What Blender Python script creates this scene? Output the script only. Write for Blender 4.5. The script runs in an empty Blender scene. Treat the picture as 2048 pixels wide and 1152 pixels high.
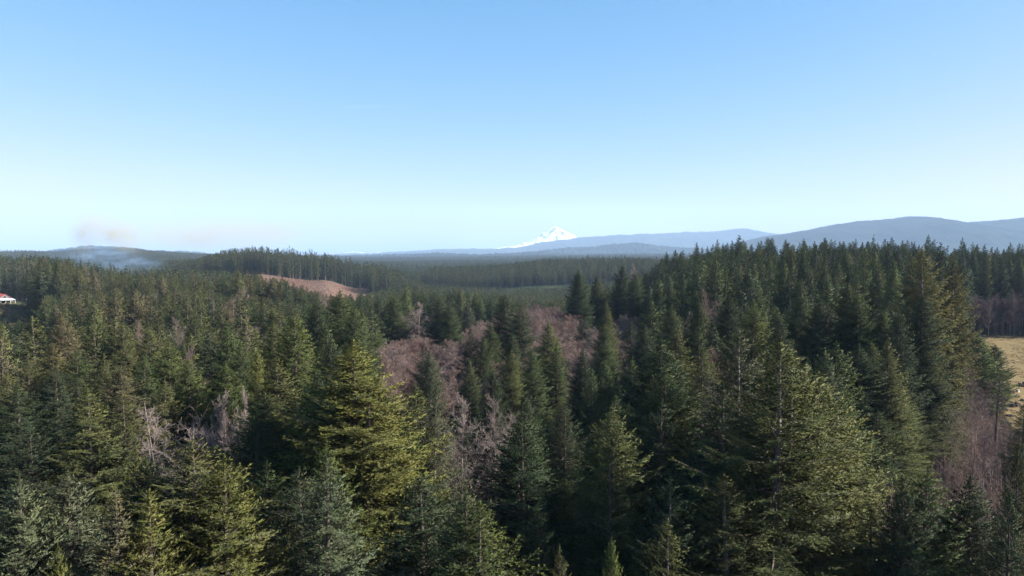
import bpy, math, random
import numpy as np
from mathutils import Vector

rnd = random.Random(7)
rng = np.random.default_rng(11)

# ------------------------------------------------------------------ camera, light, exposure
SC = bpy.context.scene
COL = SC.collection
ZC = 45.0                       # height of the camera above the valley floor
FPX = 1409.0                    # focal length in pixels of the 2048 px wide photograph
PITCH = math.atan(71.0 / FPX)
cam_d = bpy.data.cameras.new('camera')
cam_d.sensor_width = 36.0
cam_d.lens = 36.0 * FPX / 2048.0
cam_d.clip_start = 0.5
cam_d.clip_end = 150000.0
cam = bpy.data.objects.new('camera', cam_d)
COL.objects.link(cam)
cam.location = (0, 0, ZC)
cam.rotation_euler = (math.pi / 2 - PITCH, 0, 0)
SC.camera = cam

SUN_EL, SUN_AZ = 31.0, 98.0    # azimuth clockwise from the view direction
W = bpy.data.worlds.new("World")
SC.world = W
W.use_nodes = True
wn, wl = W.node_tree.nodes, W.node_tree.links
wn.clear()
sky = wn.new('ShaderNodeTexSky')
sky.sky_type = 'NISHITA'
sky.sun_disc = False
sky.sun_elevation = math.radians(SUN_EL)
sky.sun_rotation = math.radians(SUN_AZ)
sky.altitude = 0.0
sky.air_density = 1.0
sky.dust_density = 1.0
sky.ozone_density = 2.5
bg = wn.new('ShaderNodeBackground')
bg.inputs['Strength'].default_value = 0.05
out = wn.new('ShaderNodeOutputWorld')
def wmix(a, col):
    q = wn.new('ShaderNodeMix'); q.data_type = 'RGBA'; q.blend_type = 'MULTIPLY'; q.clamp_result = False; q.inputs[0].default_value = 1.0
    wl.new(a, q.inputs[6]); q.inputs[7].default_value = (*col, 1); return q.outputs[2]
SKY_K = 0.166                                           # colour response of the drone camera: per channel curve, same over the whole sky
sep = wn.new('ShaderNodeSeparateColor'); com = wn.new('ShaderNodeCombineColor')
wl.new(wmix(sky.outputs[0], (SKY_K * .86, SKY_K * 1.0, SKY_K * 1.06)), sep.inputs[0])
for ch, (g_, a_) in enumerate(((1.8, 1.92), (0.72, 0.765), (0.61, 0.955))):
    pw = wn.new('ShaderNodeMath'); pw.operation = 'POWER'; pw.inputs[1].default_value = g_; wl.new(sep.outputs[ch], pw.inputs[0])
    ml = wn.new('ShaderNodeMath'); ml.operation = 'MULTIPLY'; ml.inputs[1].default_value = a_ / SKY_K; wl.new(pw.outputs[0], ml.inputs[0])
    wl.new(ml.outputs[0], com.inputs[ch])
wl.new(com.outputs[0], bg.inputs[0])
wl.new(bg.outputs[0], out.inputs[0])

sun_d = bpy.data.lights.new('sun', 'SUN')
sun_d.energy = 5.0
sun_d.angle = math.radians(0.5)
sun_d.color = (1.0, 0.95, 0.86)
sun = bpy.data.objects.new('sun', sun_d)
COL.objects.link(sun)
sv = Vector((math.sin(math.radians(SUN_AZ)) * math.cos(math.radians(SUN_EL)),
             math.cos(math.radians(SUN_AZ)) * math.cos(math.radians(SUN_EL)),
             math.sin(math.radians(SUN_EL))))
sun.rotation_euler = sv.to_track_quat('Z', 'Y').to_euler()
sun.location = (0, 0, 300)

SC.view_settings.view_transform = 'Standard'
SC.view_settings.look = 'None'
SC.view_settings.exposure = 1.735
SC.view_settings.gamma = 1.0
SC.view_settings.use_curve_mapping = False
cy = SC.cycles
cy.max_bounces = 5
cy.diffuse_bounces = 2
cy.glossy_bounces = 1
cy.transmission_bounces = 2
cy.transparent_max_bounces = 8
cy.volume_bounces = 1
cy.volume_step_rate = 4.0
cy.volume_max_steps = 96
cy.use_denoising = True
cy.caustics_reflective = False
cy.caustics_refractive = False

# ------------------------------------------------------------------ helpers
def tag(o, label=None, cat=None, group=None, kind=None):
    if label: o['label'] = label
    if cat: o['category'] = cat
    if group: o['group'] = group
    if kind: o['kind'] = kind
    return o

def mesh_np(name, v, f, mat=None, smooth=False, attr=None, nor=None):
    """v (n,3) float, f (m,3|4) int -> mesh"""
    v = np.asarray(v, np.float32); f = np.asarray(f, np.int32)
    me = bpy.data.meshes.new(name)
    me.vertices.add(len(v)); me.vertices.foreach_set('co', v.ravel())
    k = f.shape[1]
    me.loops.add(f.size); me.loops.foreach_set('vertex_index', f.ravel())
    me.polygons.add(len(f))
    me.polygons.foreach_set('loop_start', np.arange(len(f), dtype=np.int32) * k)
    try:
        me.polygons.foreach_set('loop_total', np.full(len(f), k, np.int32))
    except Exception:
        pass
    if smooth:
        me.polygons.foreach_set('use_smooth', np.ones(len(f), bool))
    if attr is not None:
        a = me.attributes.new(attr[0], 'FLOAT', 'POINT')
        a.data.foreach_set('value', np.asarray(attr[1], np.float32))
    me.update(calc_edges=True)
    if nor is not None: me.normals_split_custom_set_from_vertices(nor)
    if mat: me.materials.append(mat)
    return me

def mesh_py(name, verts, faces, mat=None):
    me = bpy.data.meshes.new(name)
    me.from_pydata([tuple(p) for p in verts], [], faces)
    me.update()
    if mat: me.materials.append(mat)
    return me

def obj(name, me, parent=None):
    o = bpy.data.objects.new(name, me)
    COL.objects.link(o)
    if parent: o.parent = parent
    return o

def empty(name, loc, rz=0.0, scale=(1, 1, 1)):
    o = bpy.data.objects.new(name, None)
    COL.objects.link(o)
    o.empty_display_size = 1.0
    o.location = loc; o.rotation_euler = (0, 0, rz); o.scale = scale
    return o

def at(px, py, d):
    """world point seen at pixel (px,py) of the photograph, d metres ahead"""
    cx, cyy = (px - 1024) / FPX, (576 - py) / FPX
    c, s = math.cos(PITCH), math.sin(PITCH)
    fy = c + cyy * s
    fz = -s + cyy * c
    return (cx / fy * d, d, ZC + fz / fy * d)

def topix(x, y, z):
    c, s = math.cos(PITCH), math.sin(PITCH)
    dz = z - ZC
    f = y * c - dz * s
    u = y * s + dz * c
    return 1024 + FPX * x / f, 576 - FPX * u / f

_P = np.random.default_rng(5).random((64, 64))
def vnoise(x, y):
    xi, yi = np.floor(x).astype(int), np.floor(y).astype(int)
    fx, fy = x - xi, y - yi
    fx = fx * fx * (3 - 2 * fx); fy = fy * fy * (3 - 2 * fy)
    a = _P[xi % 64, yi % 64]; b = _P[(xi + 1) % 64, yi % 64]
    c = _P[xi % 64, (yi + 1) % 64]; d = _P[(xi + 1) % 64, (yi + 1) % 64]
    return (a * (1 - fx) + b * fx) * (1 - fy) + (c * (1 - fx) + d * fx) * fy
def fbm(x, y, o=5):
    r = 0; a = 0.5; t = 0
    for i in range(o):
        r = r + a * vnoise(x * 2 ** i + 13.7 * i, y * 2 ** i + 7.1 * i); t += a; a *= 0.5
    return r / t

# ------------------------------------------------------------------ materials
def new_mat(name):
    m = bpy.data.materials.new(name); m.use_nodes = True
    n = m.node_tree.nodes; n.clear()
    return m, n, m.node_tree.links

def nnoise(n, l, scale, detail=4, coord='Object', rough=0.6):
    tc = n.new('ShaderNodeTexCoord'); t = n.new('ShaderNodeTexNoise')
    t.inputs['Scale'].default_value = scale; t.inputs['Detail'].default_value = detail
    t.inputs['Roughness'].default_value = rough
    l.new(tc.outputs[coord], t.inputs['Vector'])
    return t

def ramp(n, l, src, stops):
    r = n.new('ShaderNodeValToRGB')
    e = r.color_ramp.elements
    while len(e) < len(stops): e.new(0.5)
    for i, (p, c) in enumerate(stops):
        e[i].position = p; e[i].color = (c[0], c[1], c[2], 1)
    l.new(src, r.inputs[0])
    return r

def mixc(n, l, fac, a, b, typ='MIX'):
    m = n.new('ShaderNodeMix'); m.data_type = 'RGBA'; m.blend_type = typ
    for s, v in ((m.inputs[0], fac), (m.inputs[6], a), (m.inputs[7], b)):
        if isinstance(v, (int, float)): s.default_value = v
        elif isinstance(v, tuple): s.default_value = (*v, 1) if len(v) == 3 else v
        else: l.new(v, s)
    return m.outputs[2]

def foliage_mat(name, trans=0.15, gain=1.0):
    m, n, l = new_mat(name)
    tint = n.new('ShaderNodeAttribute'); tint.attribute_type = 'INSTANCER'; tint.attribute_name = 'tint'
    age = n.new('ShaderNodeAttribute'); age.attribute_type = 'GEOMETRY'; age.attribute_name = 'age'
    c = tint.outputs['Color']
    # new growth at the branch ends is paler and yellower than the old inner needles
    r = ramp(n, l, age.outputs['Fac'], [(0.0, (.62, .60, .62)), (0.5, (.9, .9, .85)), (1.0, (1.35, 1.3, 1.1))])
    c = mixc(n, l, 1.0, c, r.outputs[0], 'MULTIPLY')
    t = nnoise(n, l, 0.55, 3)
    r2 = ramp(n, l, t.outputs['Fac'], [(0.3, (.78 * gain, .85 * gain, .95 * gain)), (0.7, (1.25 * gain, 1.15 * gain, 1.0 * gain))])
    c = mixc(n, l, 1.0, c, r2.outputs[0], 'MULTIPLY')
    d = n.new('ShaderNodeBsdfDiffuse'); tr = n.new('ShaderNodeBsdfTranslucent')
    l.new(c, d.inputs[0]); l.new(c, tr.inputs[0])
    mx = n.new('ShaderNodeMixShader'); mx.inputs[0].default_value = trans
    l.new(d.outputs[0], mx.inputs[1]); l.new(tr.outputs[0], mx.inputs[2])
    g = n.new('ShaderNodeBsdfGlossy'); g.inputs['Roughness'].default_value = 0.5
    g.inputs[0].default_value = (1, 1, 1, 1)
    m2 = n.new('ShaderNodeMixShader'); m2.inputs[0].default_value = 0.008
    l.new(mx.outputs[0], m2.inputs[1]); l.new(g.outputs[0], m2.inputs[2])
    o = n.new('ShaderNodeOutputMaterial'); l.new(m2.outputs[0], o.inputs[0])
    return m

def bark_mat(name, stops, scale=3.0, tinted=False):
    m, n, l = new_mat(name)
    t = nnoise(n, l, scale, 5)
    r = ramp(n, l, t.outputs['Fac'], stops)
    c = r.outputs[0]
    if tinted:
        tint = n.new('ShaderNodeAttribute'); tint.attribute_type = 'INSTANCER'; tint.attribute_name = 'tint'
        c = mixc(n, l, 1.0, c, tint.outputs['Color'], 'MULTIPLY')
    b = n.new('ShaderNodeBsdfDiffuse'); l.new(c, b.inputs[0])
    bp = n.new('ShaderNodeBump'); bp.inputs['Strength'].default_value = 0.6; bp.inputs['Distance'].default_value = 0.05
    l.new(t.outputs['Fac'], bp.inputs['Height']); l.new(bp.outputs[0], b.inputs['Normal'])
    o = n.new('ShaderNodeOutputMaterial'); l.new(b.outputs[0], o.inputs[0])
    return m

def flat_mat(name, stops, scale, detail=4, bump=0.0, coord='Object', rough=0.9):
    m, n, l = new_mat(name)
    t = nnoise(n, l, scale, detail, coord)
    r = ramp(n, l, t.outputs['Fac'], stops)
    b = n.new('ShaderNodeBsdfPrincipled'); b.inputs['Roughness'].default_value = rough
    b.inputs['Specular IOR Level'].default_value = 0.2
    l.new(r.outputs[0], b.inputs['Base Color'])
    if bump:
        bp = n.new('ShaderNodeBump'); bp.inputs['Strength'].default_value = 0.8; bp.inputs['Distance'].default_value = bump
        l.new(t.outputs['Fac'], bp.inputs['Height']); l.new(bp.outputs[0], b.inputs['Normal'])
    o = n.new('ShaderNodeOutputMaterial'); l.new(b.outputs[0], o.inputs[0])
    return m

M_NEEDLE = foliage_mat('fir_needles')
M_BARK = bark_mat('fir_bark', [(0.3, (.04, .032, .027)), (0.58, (.085, .074, .064)), (0.82, (.20, .19, .175))])
M_BARKP = bark_mat('pale_fir_bark', [(0.3, (.09, .08, .07)), (0.55, (.15, .14, .125)), (0.8, (.33, .32, .30))])
M_LIMB = bark_mat('fir_limb', [(0.35, (.05, .04, .03)), (0.62, (.13, .115, .10)), (0.8, (.36, .35, .33))], 0.9)
M_TWIG = bark_mat('bare_twigs', [(0.25, (.75, .7, .7)), (0.75, (1.25, 1.2, 1.2))], 0.8, tinted=True)
M_DEBRIS = flat_mat('dark_debris', [(0.3, (.03, .022, .02)), (0.7, (.12, .095, .085))], 2.0)

# ------------------------------------------------------------------ terrain
# rows: distance ahead; columns: direction (as pixel column of the photograph); values: ground height
PXC = np.array([-300, 0, 256, 512, 640, 720, 900, 1100, 1300, 1500, 1750, 1940, 2300.])
DR = np.array([0, 60, 120, 200, 300, 400, 480, 560, 650, 740, 850, 1000, 1300, 1700, 2200, 2800, 3600, 5000, 9000, 60000.])
G = np.array([
 # -300   0   256  512  640  720  900 1100 1300 1500 1750 1940 2300
 [  0,    0,   0,   0,   0,   0,   0,   0,   0,   0,   0,   0,  0],    # 0
 [  0,    0,   0,   0,   0,   0,   0,   0,   0,   0,   0,   0,  0],    # 60
 [  0,    0,   0,   0,   0,   0,   0,   1,   1,   2,   2,   0,  0],    # 120
 [  2,    2,   0,   0,   1,   1,   1,   3,   3,   6,   5,   0,  0],    # 200
 [  8,    8,  -1,   1,  -1,  -4,   0,   4,   5,  12,  12,   2,  2],    # 300
 [ 12,   12,   2,   2,  -2,  -8,  -8,  -5,   8,  15,  16,  11,  9],    # 400
 [ 13,   12,   2,   5,   3,  -7, -10, -13,   6,  15,  17,  14, 12],    # 480
 [ 13,   10,   1,  10,   7,  -5, -10, -14,   0,  12,  14,  13, 12],    # 560
 [13, 10, 0, 16, 10, -4, -12, -15, -8, 6, 9, 9, 9],    # 650
 [11, 8, 2, 22, 13, 1, -20, -20, -12, 0, 2, 4, 5],    # 740
 [8, 6, 6, 20, 15, 3, -24, -20, -8, -4, -4, 0, 0],    # 850
 [4, 2, 6, 14, 9, -2, -3, 8, 8, -4, -6, -4, -2],    # 1000
 [0, -2, 0, 2, 0, -10, -14, 0, 4, 0, -6, -5, -5],    # 1300
 [ -4,   -4,  -2,  -4,  -6,  -8, -16, -14,  -8,  -4,   0,   0,  0],    # 1700
 [  0,    4,  14,   0,  -8, -10, -14, -12,  -8,  -4,   0,   0,  0],    # 2200
 [ 10,   26,  38,   8,  -6, -10, -12,  -8,  -4,   0,   0,   0,  0],    # 2800
 [  8,   10,  10,   0,  -6, -10, -10,  -4,   0,   4,   5,   5,  5],    # 3600
 [ 10,   10,  10,  -5,  -6, -10, -10,   0,   8,   8,   8,   8,  8],    # 5000
 [ 20,   20,  20,   5,   0,   0,  10,  20,  20,  20,  20,  20, 20],    # 9000
 [  0,    0,   0,   0,   0,   0,   0,   0,   0,   0,   0,   0,  0],    # 60000
], float)

def ground(x, y):
    x = np.asarray(x, float); y = np.asarray(y, float)
    r = np.hypot(x, y) + 1e-6
    th = np.arctan2(x, y)
    thc = np.clip(th, -math.radians(44), math.radians(44))
    d = r * np.cos(thc)
    px = np.clip(1024 + FPX * np.tan(thc), PXC[0], PXC[-1])
    i = np.clip(np.searchsorted(PXC, px) - 1, 0, len(PXC) - 2)
    j = np.clip(np.searchsorted(DR, d) - 1, 0, len(DR) - 2)
    u = np.clip((px - PXC[i]) / (PXC[i + 1] - PXC[i]), 0, 1); v = np.clip((d - DR[j]) / (DR[j + 1] - DR[j]), 0, 1)
    u = u * u * (3 - 2 * u); v = v * v * (3 - 2 * v)
    z = (G[j, i] * (1 - u) + G[j, i + 1] * u) * (1 - v) + (G[j + 1, i] * (1 - u) + G[j + 1, i + 1] * u) * v
    fade = np.clip(1.6 - np.abs(th) / math.radians(100), 0, 1)
    nz = (fbm(x / 90, y / 90, 3) - 0.5) * 2.2 * np.clip(d / 200, 0.2, 1)
    return z * fade + nz

def gz(x, y): return float(ground(np.array([x]), np.array([y]))[0])

# zones in (pixel column, distance ahead)
def inpoly(px, d, poly):
    px = np.asarray(px, float); d = np.asarray(d, float)
    c = np.zeros(px.shape, bool); n = len(poly)
    for i in range(n):
        x1, y1 = poly[i]; x2, y2 = poly[(i + 1) % n]
        cond = ((y1 > d) != (y2 > d))
        with np.errstate(divide='ignore', invalid='ignore'):
            xx = (x2 - x1) * (d - y1) / (y2 - y1 + 1e-12) + x1
        c ^= cond & (px < xx)
    return c

ALDER = [[(742, 128), (748, 200), (770, 226), (850, 228), (900, 222), (960, 262), (1040, 300), (1110, 325), (1140, 252), (1290, 250), (1305, 200), (1290, 140), (1200, 128), (1060, 128), (900, 128)]]
RIGHT_OPEN = [(1925, 126), (1915, 140), (1925, 230), (1935, 338), (2600, 338), (2600, 56), (1800, 56), (1755, 62), (1745, 98), (1850, 114)]
FIELD = [(1985, 232), (1975, 270), (1970, 335), (2600, 335), (2600, 166), (2030, 176), (2005, 200)]
REDFIELD = [(520, 470), (505, 600), (515, 745), (560, 752), (640, 792), (735, 838), (745, 720), (725, 560), (660, 470), (600, 440)]
BARNFIELD = [(-300, 318), (-300, 500), (20, 500), (50, 480), (62, 440), (58, 330)]
def in_alder(px, d):
    r = np.zeros(np.shape(px), bool)
    for p in ALDER: r |= inpoly(px, d, p)
    return r

# ground sheet: polar grid round the camera's foot, out past the mountains
th = np.concatenate([np.radians(np.arange(-180, -42, 3.0)), np.radians(np.arange(-42, 42, 0.3)), np.radians(np.arange(42, 180.1, 3.0))])
rr = np.concatenate([[0.01], np.arange(10, 900, 10.0), np.geomspace(900, 60000, 90)])
TH, RR = np.meshgrid(th, rr)
X, Y = RR * np.sin(TH), RR * np.cos(TH)
Z = ground(X, Y)
nr, nt = TH.shape
idx = np.arange(nr * nt).reshape(nr, nt)
F = np.stack([idx[:-1, :-1], idx[:-1, 1:], idx[1:, 1:], idx[1:, :-1]], -1).reshape(-1, 4)
# ground cover: 0 forest floor, 1 straw field, 2 red field, 3 pasture
PXg = np.where(np.abs(TH) < 0.77, 1024 + FPX * np.tan(np.clip(TH, -0.77, 0.77)), -9999)
Dg = RR * np.cos(np.clip(TH, -0.77, 0.77))

m, n, l = new_mat('ground_cover')
def smask(name):
    a = n.new('ShaderNodeAttribute'); a.attribute_name = name; return a.outputs['Fac']
t1 = nnoise(n, l, 0.35, 6, 'Object', 0.7)
t2 = nnoise(n, l, 0.03, 5)
t3 = nnoise(n, l, 2.2, 4)
floor_c = ramp(n, l, t1.outputs['Fac'], [(0.3, (.022, .020, .013)), (0.5, (.05, .045, .028)), (0.68, (.085, .070, .048)), (0.85, (.05, .065, .025))]).outputs[0]
straw = ramp(n, l, t1.outputs['Fac'], [(0.25, (.115, .088, .045)), (0.5, (.165, .13, .068)), (0.75, (.22, .18, .105))]).outputs[0]
straw = mixc(n, l, ramp(n, l, t2.outputs['Fac'], [(0.45, (0, 0, 0)), (0.62, (.6, .6, .6))]).outputs[0], straw, (.14, .12, .062))
red = ramp(n, l, t2.outputs['Fac'], [(0.35, (.085, .045, .034)), (0.5, (.10, .064, .05)), (0.65, (.14, .112, .088))]).outputs[0]
red = mixc(n, l, 0.3, red, ramp(n, l, t3.outputs['Fac'], [(0.3, (.06, .035, .026)), (0.7, (.17, .12, .09))]).outputs[0])
past = ramp(n, l, t1.outputs['Fac'], [(0.3, (.12, .13, .05)), (0.7, (.27, .23, .12))]).outputs[0]
farf = ramp(n, l, t2.outputs['Fac'], [(0.35, (.014, .024, .014)), (0.62, (.028, .04, .022)), (0.85, (.08, .075, .05))]).outputs[0]
c = mixc(n, l, smask('straw'), floor_c, straw)
c = mixc(n, l, smask('pasture'), c, past)
c = mixc(n, l, smask('faraway'), c, farf)
c = mixc(n, l, smask('red'), c, red)
b = n.new('ShaderNodeBsdfDiffuse'); l.new(c, b.inputs[0])
bp = n.new('ShaderNodeBump'); bp.inputs['Strength'].default_value = 0.7; bp.inputs['Distance'].default_value = 0.25
l.new(t3.outputs['Fac'], bp.inputs['Height']); l.new(bp.outputs[0], b.inputs['Normal'])
o = n.new('ShaderNodeOutputMaterial'); l.new(b.outputs[0], o.inputs[0])
me = mesh_np('ground', np.stack([X, Y, Z], -1).reshape(-1, 3), F, m, smooth=True)
edge = (fbm(X / 12, Y / 12, 3) - 0.5)
for nm, pl in (('straw', FIELD), ('red', REDFIELD), ('pasture', BARNFIELD)):
    s = inpoly(PXg + edge * 25, Dg + edge * 30, pl).astype(np.float32)
    a = me.attributes.new(nm, 'FLOAT', 'POINT'); a.data.foreach_set('value', s.ravel())
a = me.attributes.new('faraway', 'FLOAT', 'POINT'); a.data.foreach_set('value', np.clip((Dg - 560) / 150, 0, 1).astype(np.float32).ravel())
tag(obj('ground', me), 'forest floor and open fields under the firs', kind='structure')

# ------------------------------------------------------------------ far hills and mountains
def ridge(name, prof, D, depth, mat, label, rough=0.06, seed=0, cols=1100, rows=60, tooth=16.0, fade=0.0):
    """range of hills whose skyline follows prof, D metres off, standing on the plain"""
    px = np.linspace(prof[0][0], prof[-1][0], cols)
    py = np.interp(px, [p[0] for p in prof], [p[1] for p in prof])
    py = py - (fbm(px / 22.0 + seed, px * 0 + seed, 4) - 0.5) * 3.2
    t = np.linspace(-1, 1, rows)
    PXm, T = np.meshgrid(px, t)
    top = ZC + (505 - py) / FPX * D
    Yd = D + T * depth
    Xd = (PXm - 1024) / FPX * D * (1 + 0.25 * T * depth / D)
    base = -30.0
    sh = np.cos(np.clip(np.abs(T), 0, 1) * math.pi / 2) ** 1.3
    nz = fbm(Xd / (depth * 0.35) + seed, Yd / (depth * 0.35), 6)
    nr_ = 1 - np.abs(2 * fbm(Xd / (depth * 0.5) + seed + 9, Yd / (depth * 0.5), 5) - 1)
    k = (1 - sh) * 1.0
    H = base + (top[None, :] - base) * sh * (1 + (nz - 0.5) * 1.1 * k + (nr_ - 0.7) * 0.8 * k)
    H = H + (nz - 0.5) * rough * (top[None, :] - base) * sh
    if tooth: H = H + tooth * (vnoise(Xd / (D / 330), Yd / 60.0) ** 2 - 0.3) * (sh > 0.2)
    v = np.stack([Xd, Yd, H], -1).reshape(-1, 3)
    ii = np.arange(rows * cols).reshape(rows, cols)
    f = np.stack([ii[:-1, :-1], ii[:-1, 1:], ii[1:, 1:], ii[1:, :-1]], -1).reshape(-1, 4)
    return tag(obj(name, mesh_np(name, v, f, mat, smooth=True)), label, kind='structure')

def hill_mat(name, scale, dark=(.005, .013, .015), mid=(.020, .032, .030), pale=(.06, .06, .055)):
    m, n, l = new_mat(name)
    a = nnoise(n, l, scale, 8, 'Object', 0.65)
    b_ = nnoise(n, l, scale * 0.22, 4)
    c = ramp(n, l, a.outputs['Fac'], [(0.35, dark), (0.65, mid)]).outputs[0]
    c = mixc(n, l, ramp(n, l, b_.outputs['Fac'], [(0.58, (0, 0, 0)), (0.66, (.6, .6, .6))]).outputs[0], c, pale)
    d = n.new('ShaderNodeBsdfDiffuse'); l.new(c, d.inputs[0])
    bp = n.new('ShaderNodeBump'); bp.inputs['Strength'].default_value = 1.0; bp.inputs['Distance'].default_value = 25.0
    l.new(a.outputs['Fac'], bp.inputs['Height']); l.new(bp.outputs[0], d.inputs['Normal'])
    o = n.new('ShaderNodeOutputMaterial'); l.new(d.outputs[0], o.inputs[0])
    return m
HM = hill_mat('forested_hills', 0.004)
HMN = hill_mat('forested_hills_near', 0.02)
HMR = hill_mat('mountain_forest', 0.003, dark=(.004, .011, .012), mid=(.024, .038, .032), pale=(.03, .04, .035))

ridge('hills', [(560, 520), (640, 512), (690, 509), (740, 507), (800, 504), (860, 500), (930, 498), (1000, 497), (1040, 494), (1080, 486), (1110, 481),
                (1160, 475), (1240, 470), (1310, 468), (1370, 464), (1430, 463), (1480, 457), (1505, 461), (1550, 470), (1620, 480), (1700, 490), (1800, 500), (1900, 515)],
      15000, 3200, HM, 'long blue forested ridge in front of the snow peak', 0.01, 3)
ridge('hills', [(1380, 515), (1450, 492), (1550, 470), (1585, 465), (1620, 459), (1670, 450), (1700, 445), (1760, 440), (1795, 436), (1815, 434), (1850, 441), (1900, 450),
                (1925, 447), (1960, 443), (2010, 440), (2060, 434), (2140, 428), (2250, 440), (2450, 470), (2600, 510)],
      8000, 2400, HMR, 'high blue mountain ridge above the forest on the right', 0.008, 8, tooth=7.0)
ridge('hills', [(900, 520), (1000, 510), (1060, 503), (1130, 497), (1180, 494), (1240, 488), (1275, 486), (1320, 492), (1400, 498), (1500, 500), (1700, 505), (1900, 515)],
      8200, 1000, HM, 'low wooded rise at the foot of the blue ridge', 0.02, 5)
ridge('hills', [(480, 520), (600, 512), (700, 511), (780, 510), (860, 507), (960, 509), (1050, 506), (1150, 508), (1260, 506), (1350, 509), (1500, 515)],
      6800, 900, HMN, 'wooded plateau beyond the middle forest', 0.02, 15)
ridge('hills', [(-200, 512), (0, 510), (90, 505), (150, 498), (185, 492), (240, 494), (270, 500), (330, 503), (370, 502), (400, 507), (470, 512), (600, 520)],
      6800, 1100, HMN, 'blue wooded hill behind the smoke', 0.02, 21)
ridge('hills', [(600, 514), (670, 507), (700, 503), (722, 501), (735, 504), (760, 504), (800, 508), (900, 515)],
      19500, 1800, flat_mat('snowy_hills', [(0.54, (.06, .08, .08)), (0.62, (.55, .57, .6))], 0.0012, 6), 'low snow streaked hill on the horizon', 0.01, 31)

# snow covered volcano
D0 = 21500.0
S = D0 / FPX
xs = np.linspace(-190, 260, 260); ys = np.linspace(-150, 150, 170)
GX, GY = np.meshgrid(xs, ys)
cx0 = 0.0
RX = np.hypot(GX, GY)
ang = np.arctan2(GY, GX)
prof_r = np.array([0, 6, 15, 28, 45, 70, 110, 180, 300.])
prof_h = np.array([53, 50, 42, 34, 24, 13, 6, 1, -4.])
warp = 1 + 0.22 * np.cos(ang * 5 + 0.7) + 0.12 * np.cos(ang * 9 + 2.0)
rq = RX * (1 - 0.10 * warp) * np.where(GX > 0, 0.90, 1.02)
H = np.interp(rq, prof_r, prof_h)
H += (fbm(GX / 9 + 3, GY / 9, 6) - 0.5) * np.interp(RX, [0, 5, 15, 60, 200], [0.6, 5, 13, 13, 5])
H -= np.clip(3 * np.cos(ang * 6 + 1.0), 0, 3) * np.interp(RX, [0, 8, 30, 100], [0, .9, 1, .2])
HZ = ZC + H * S
ii = np.arange(GX.size).reshape(GX.shape)
f = np.stack([ii[:-1, :-1], ii[:-1, 1:], ii[1:, 1:], ii[1:, :-1]], -1).reshape(-1, 4)
m, n, l = new_mat('snow_and_rock')
a = nnoise(n, l, 0.0035, 7, 'Object', 0.7)
geo = n.new('ShaderNodeNewGeometry'); sp = n.new('ShaderNodeSeparateXYZ'); l.new(geo.outputs['Normal'], sp.inputs[0])
ma = n.new('ShaderNodeMath'); ma.operation = 'SUBTRACT'; l.new(sp.outputs[2], ma.inputs[0])
mm = n.new('ShaderNodeMath'); mm.operation = 'MULTIPLY'; mm.inputs[1].default_value = 0.9; l.new(a.outputs['Fac'], mm.inputs[0]); l.new(mm.outputs[0], ma.inputs[1])
c = ramp(n, l, ma.outputs[0], [(0.13, (.17, .18, .2)), (0.23, (.80, .81, .83))]).outputs[0]
d = n.new('ShaderNodeBsdfDiffuse'); l.new(c, d.inputs[0])
o = n.new('ShaderNodeOutputMaterial'); l.new(d.outputs[0], o.inputs[0])
X0 = (1111 - 1024) / FPX * D0
tag(obj('mountain', mesh_np('mountain', np.stack([X0 + GX * S, D0 + GY * S, HZ], -1).reshape(-1, 3), f, m, smooth=False)),
    'white snow covered volcano peak on the horizon', kind='structure')

# ------------------------------------------------------------------ conifer meshes
def rot_in(u, w, ang):
    return u * np.cos(ang)[:, None] + w * np.sin(ang)[:, None]

def nrm(a): return a / (np.linalg.norm(a, axis=1, keepdims=True) + 1e-9)

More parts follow.
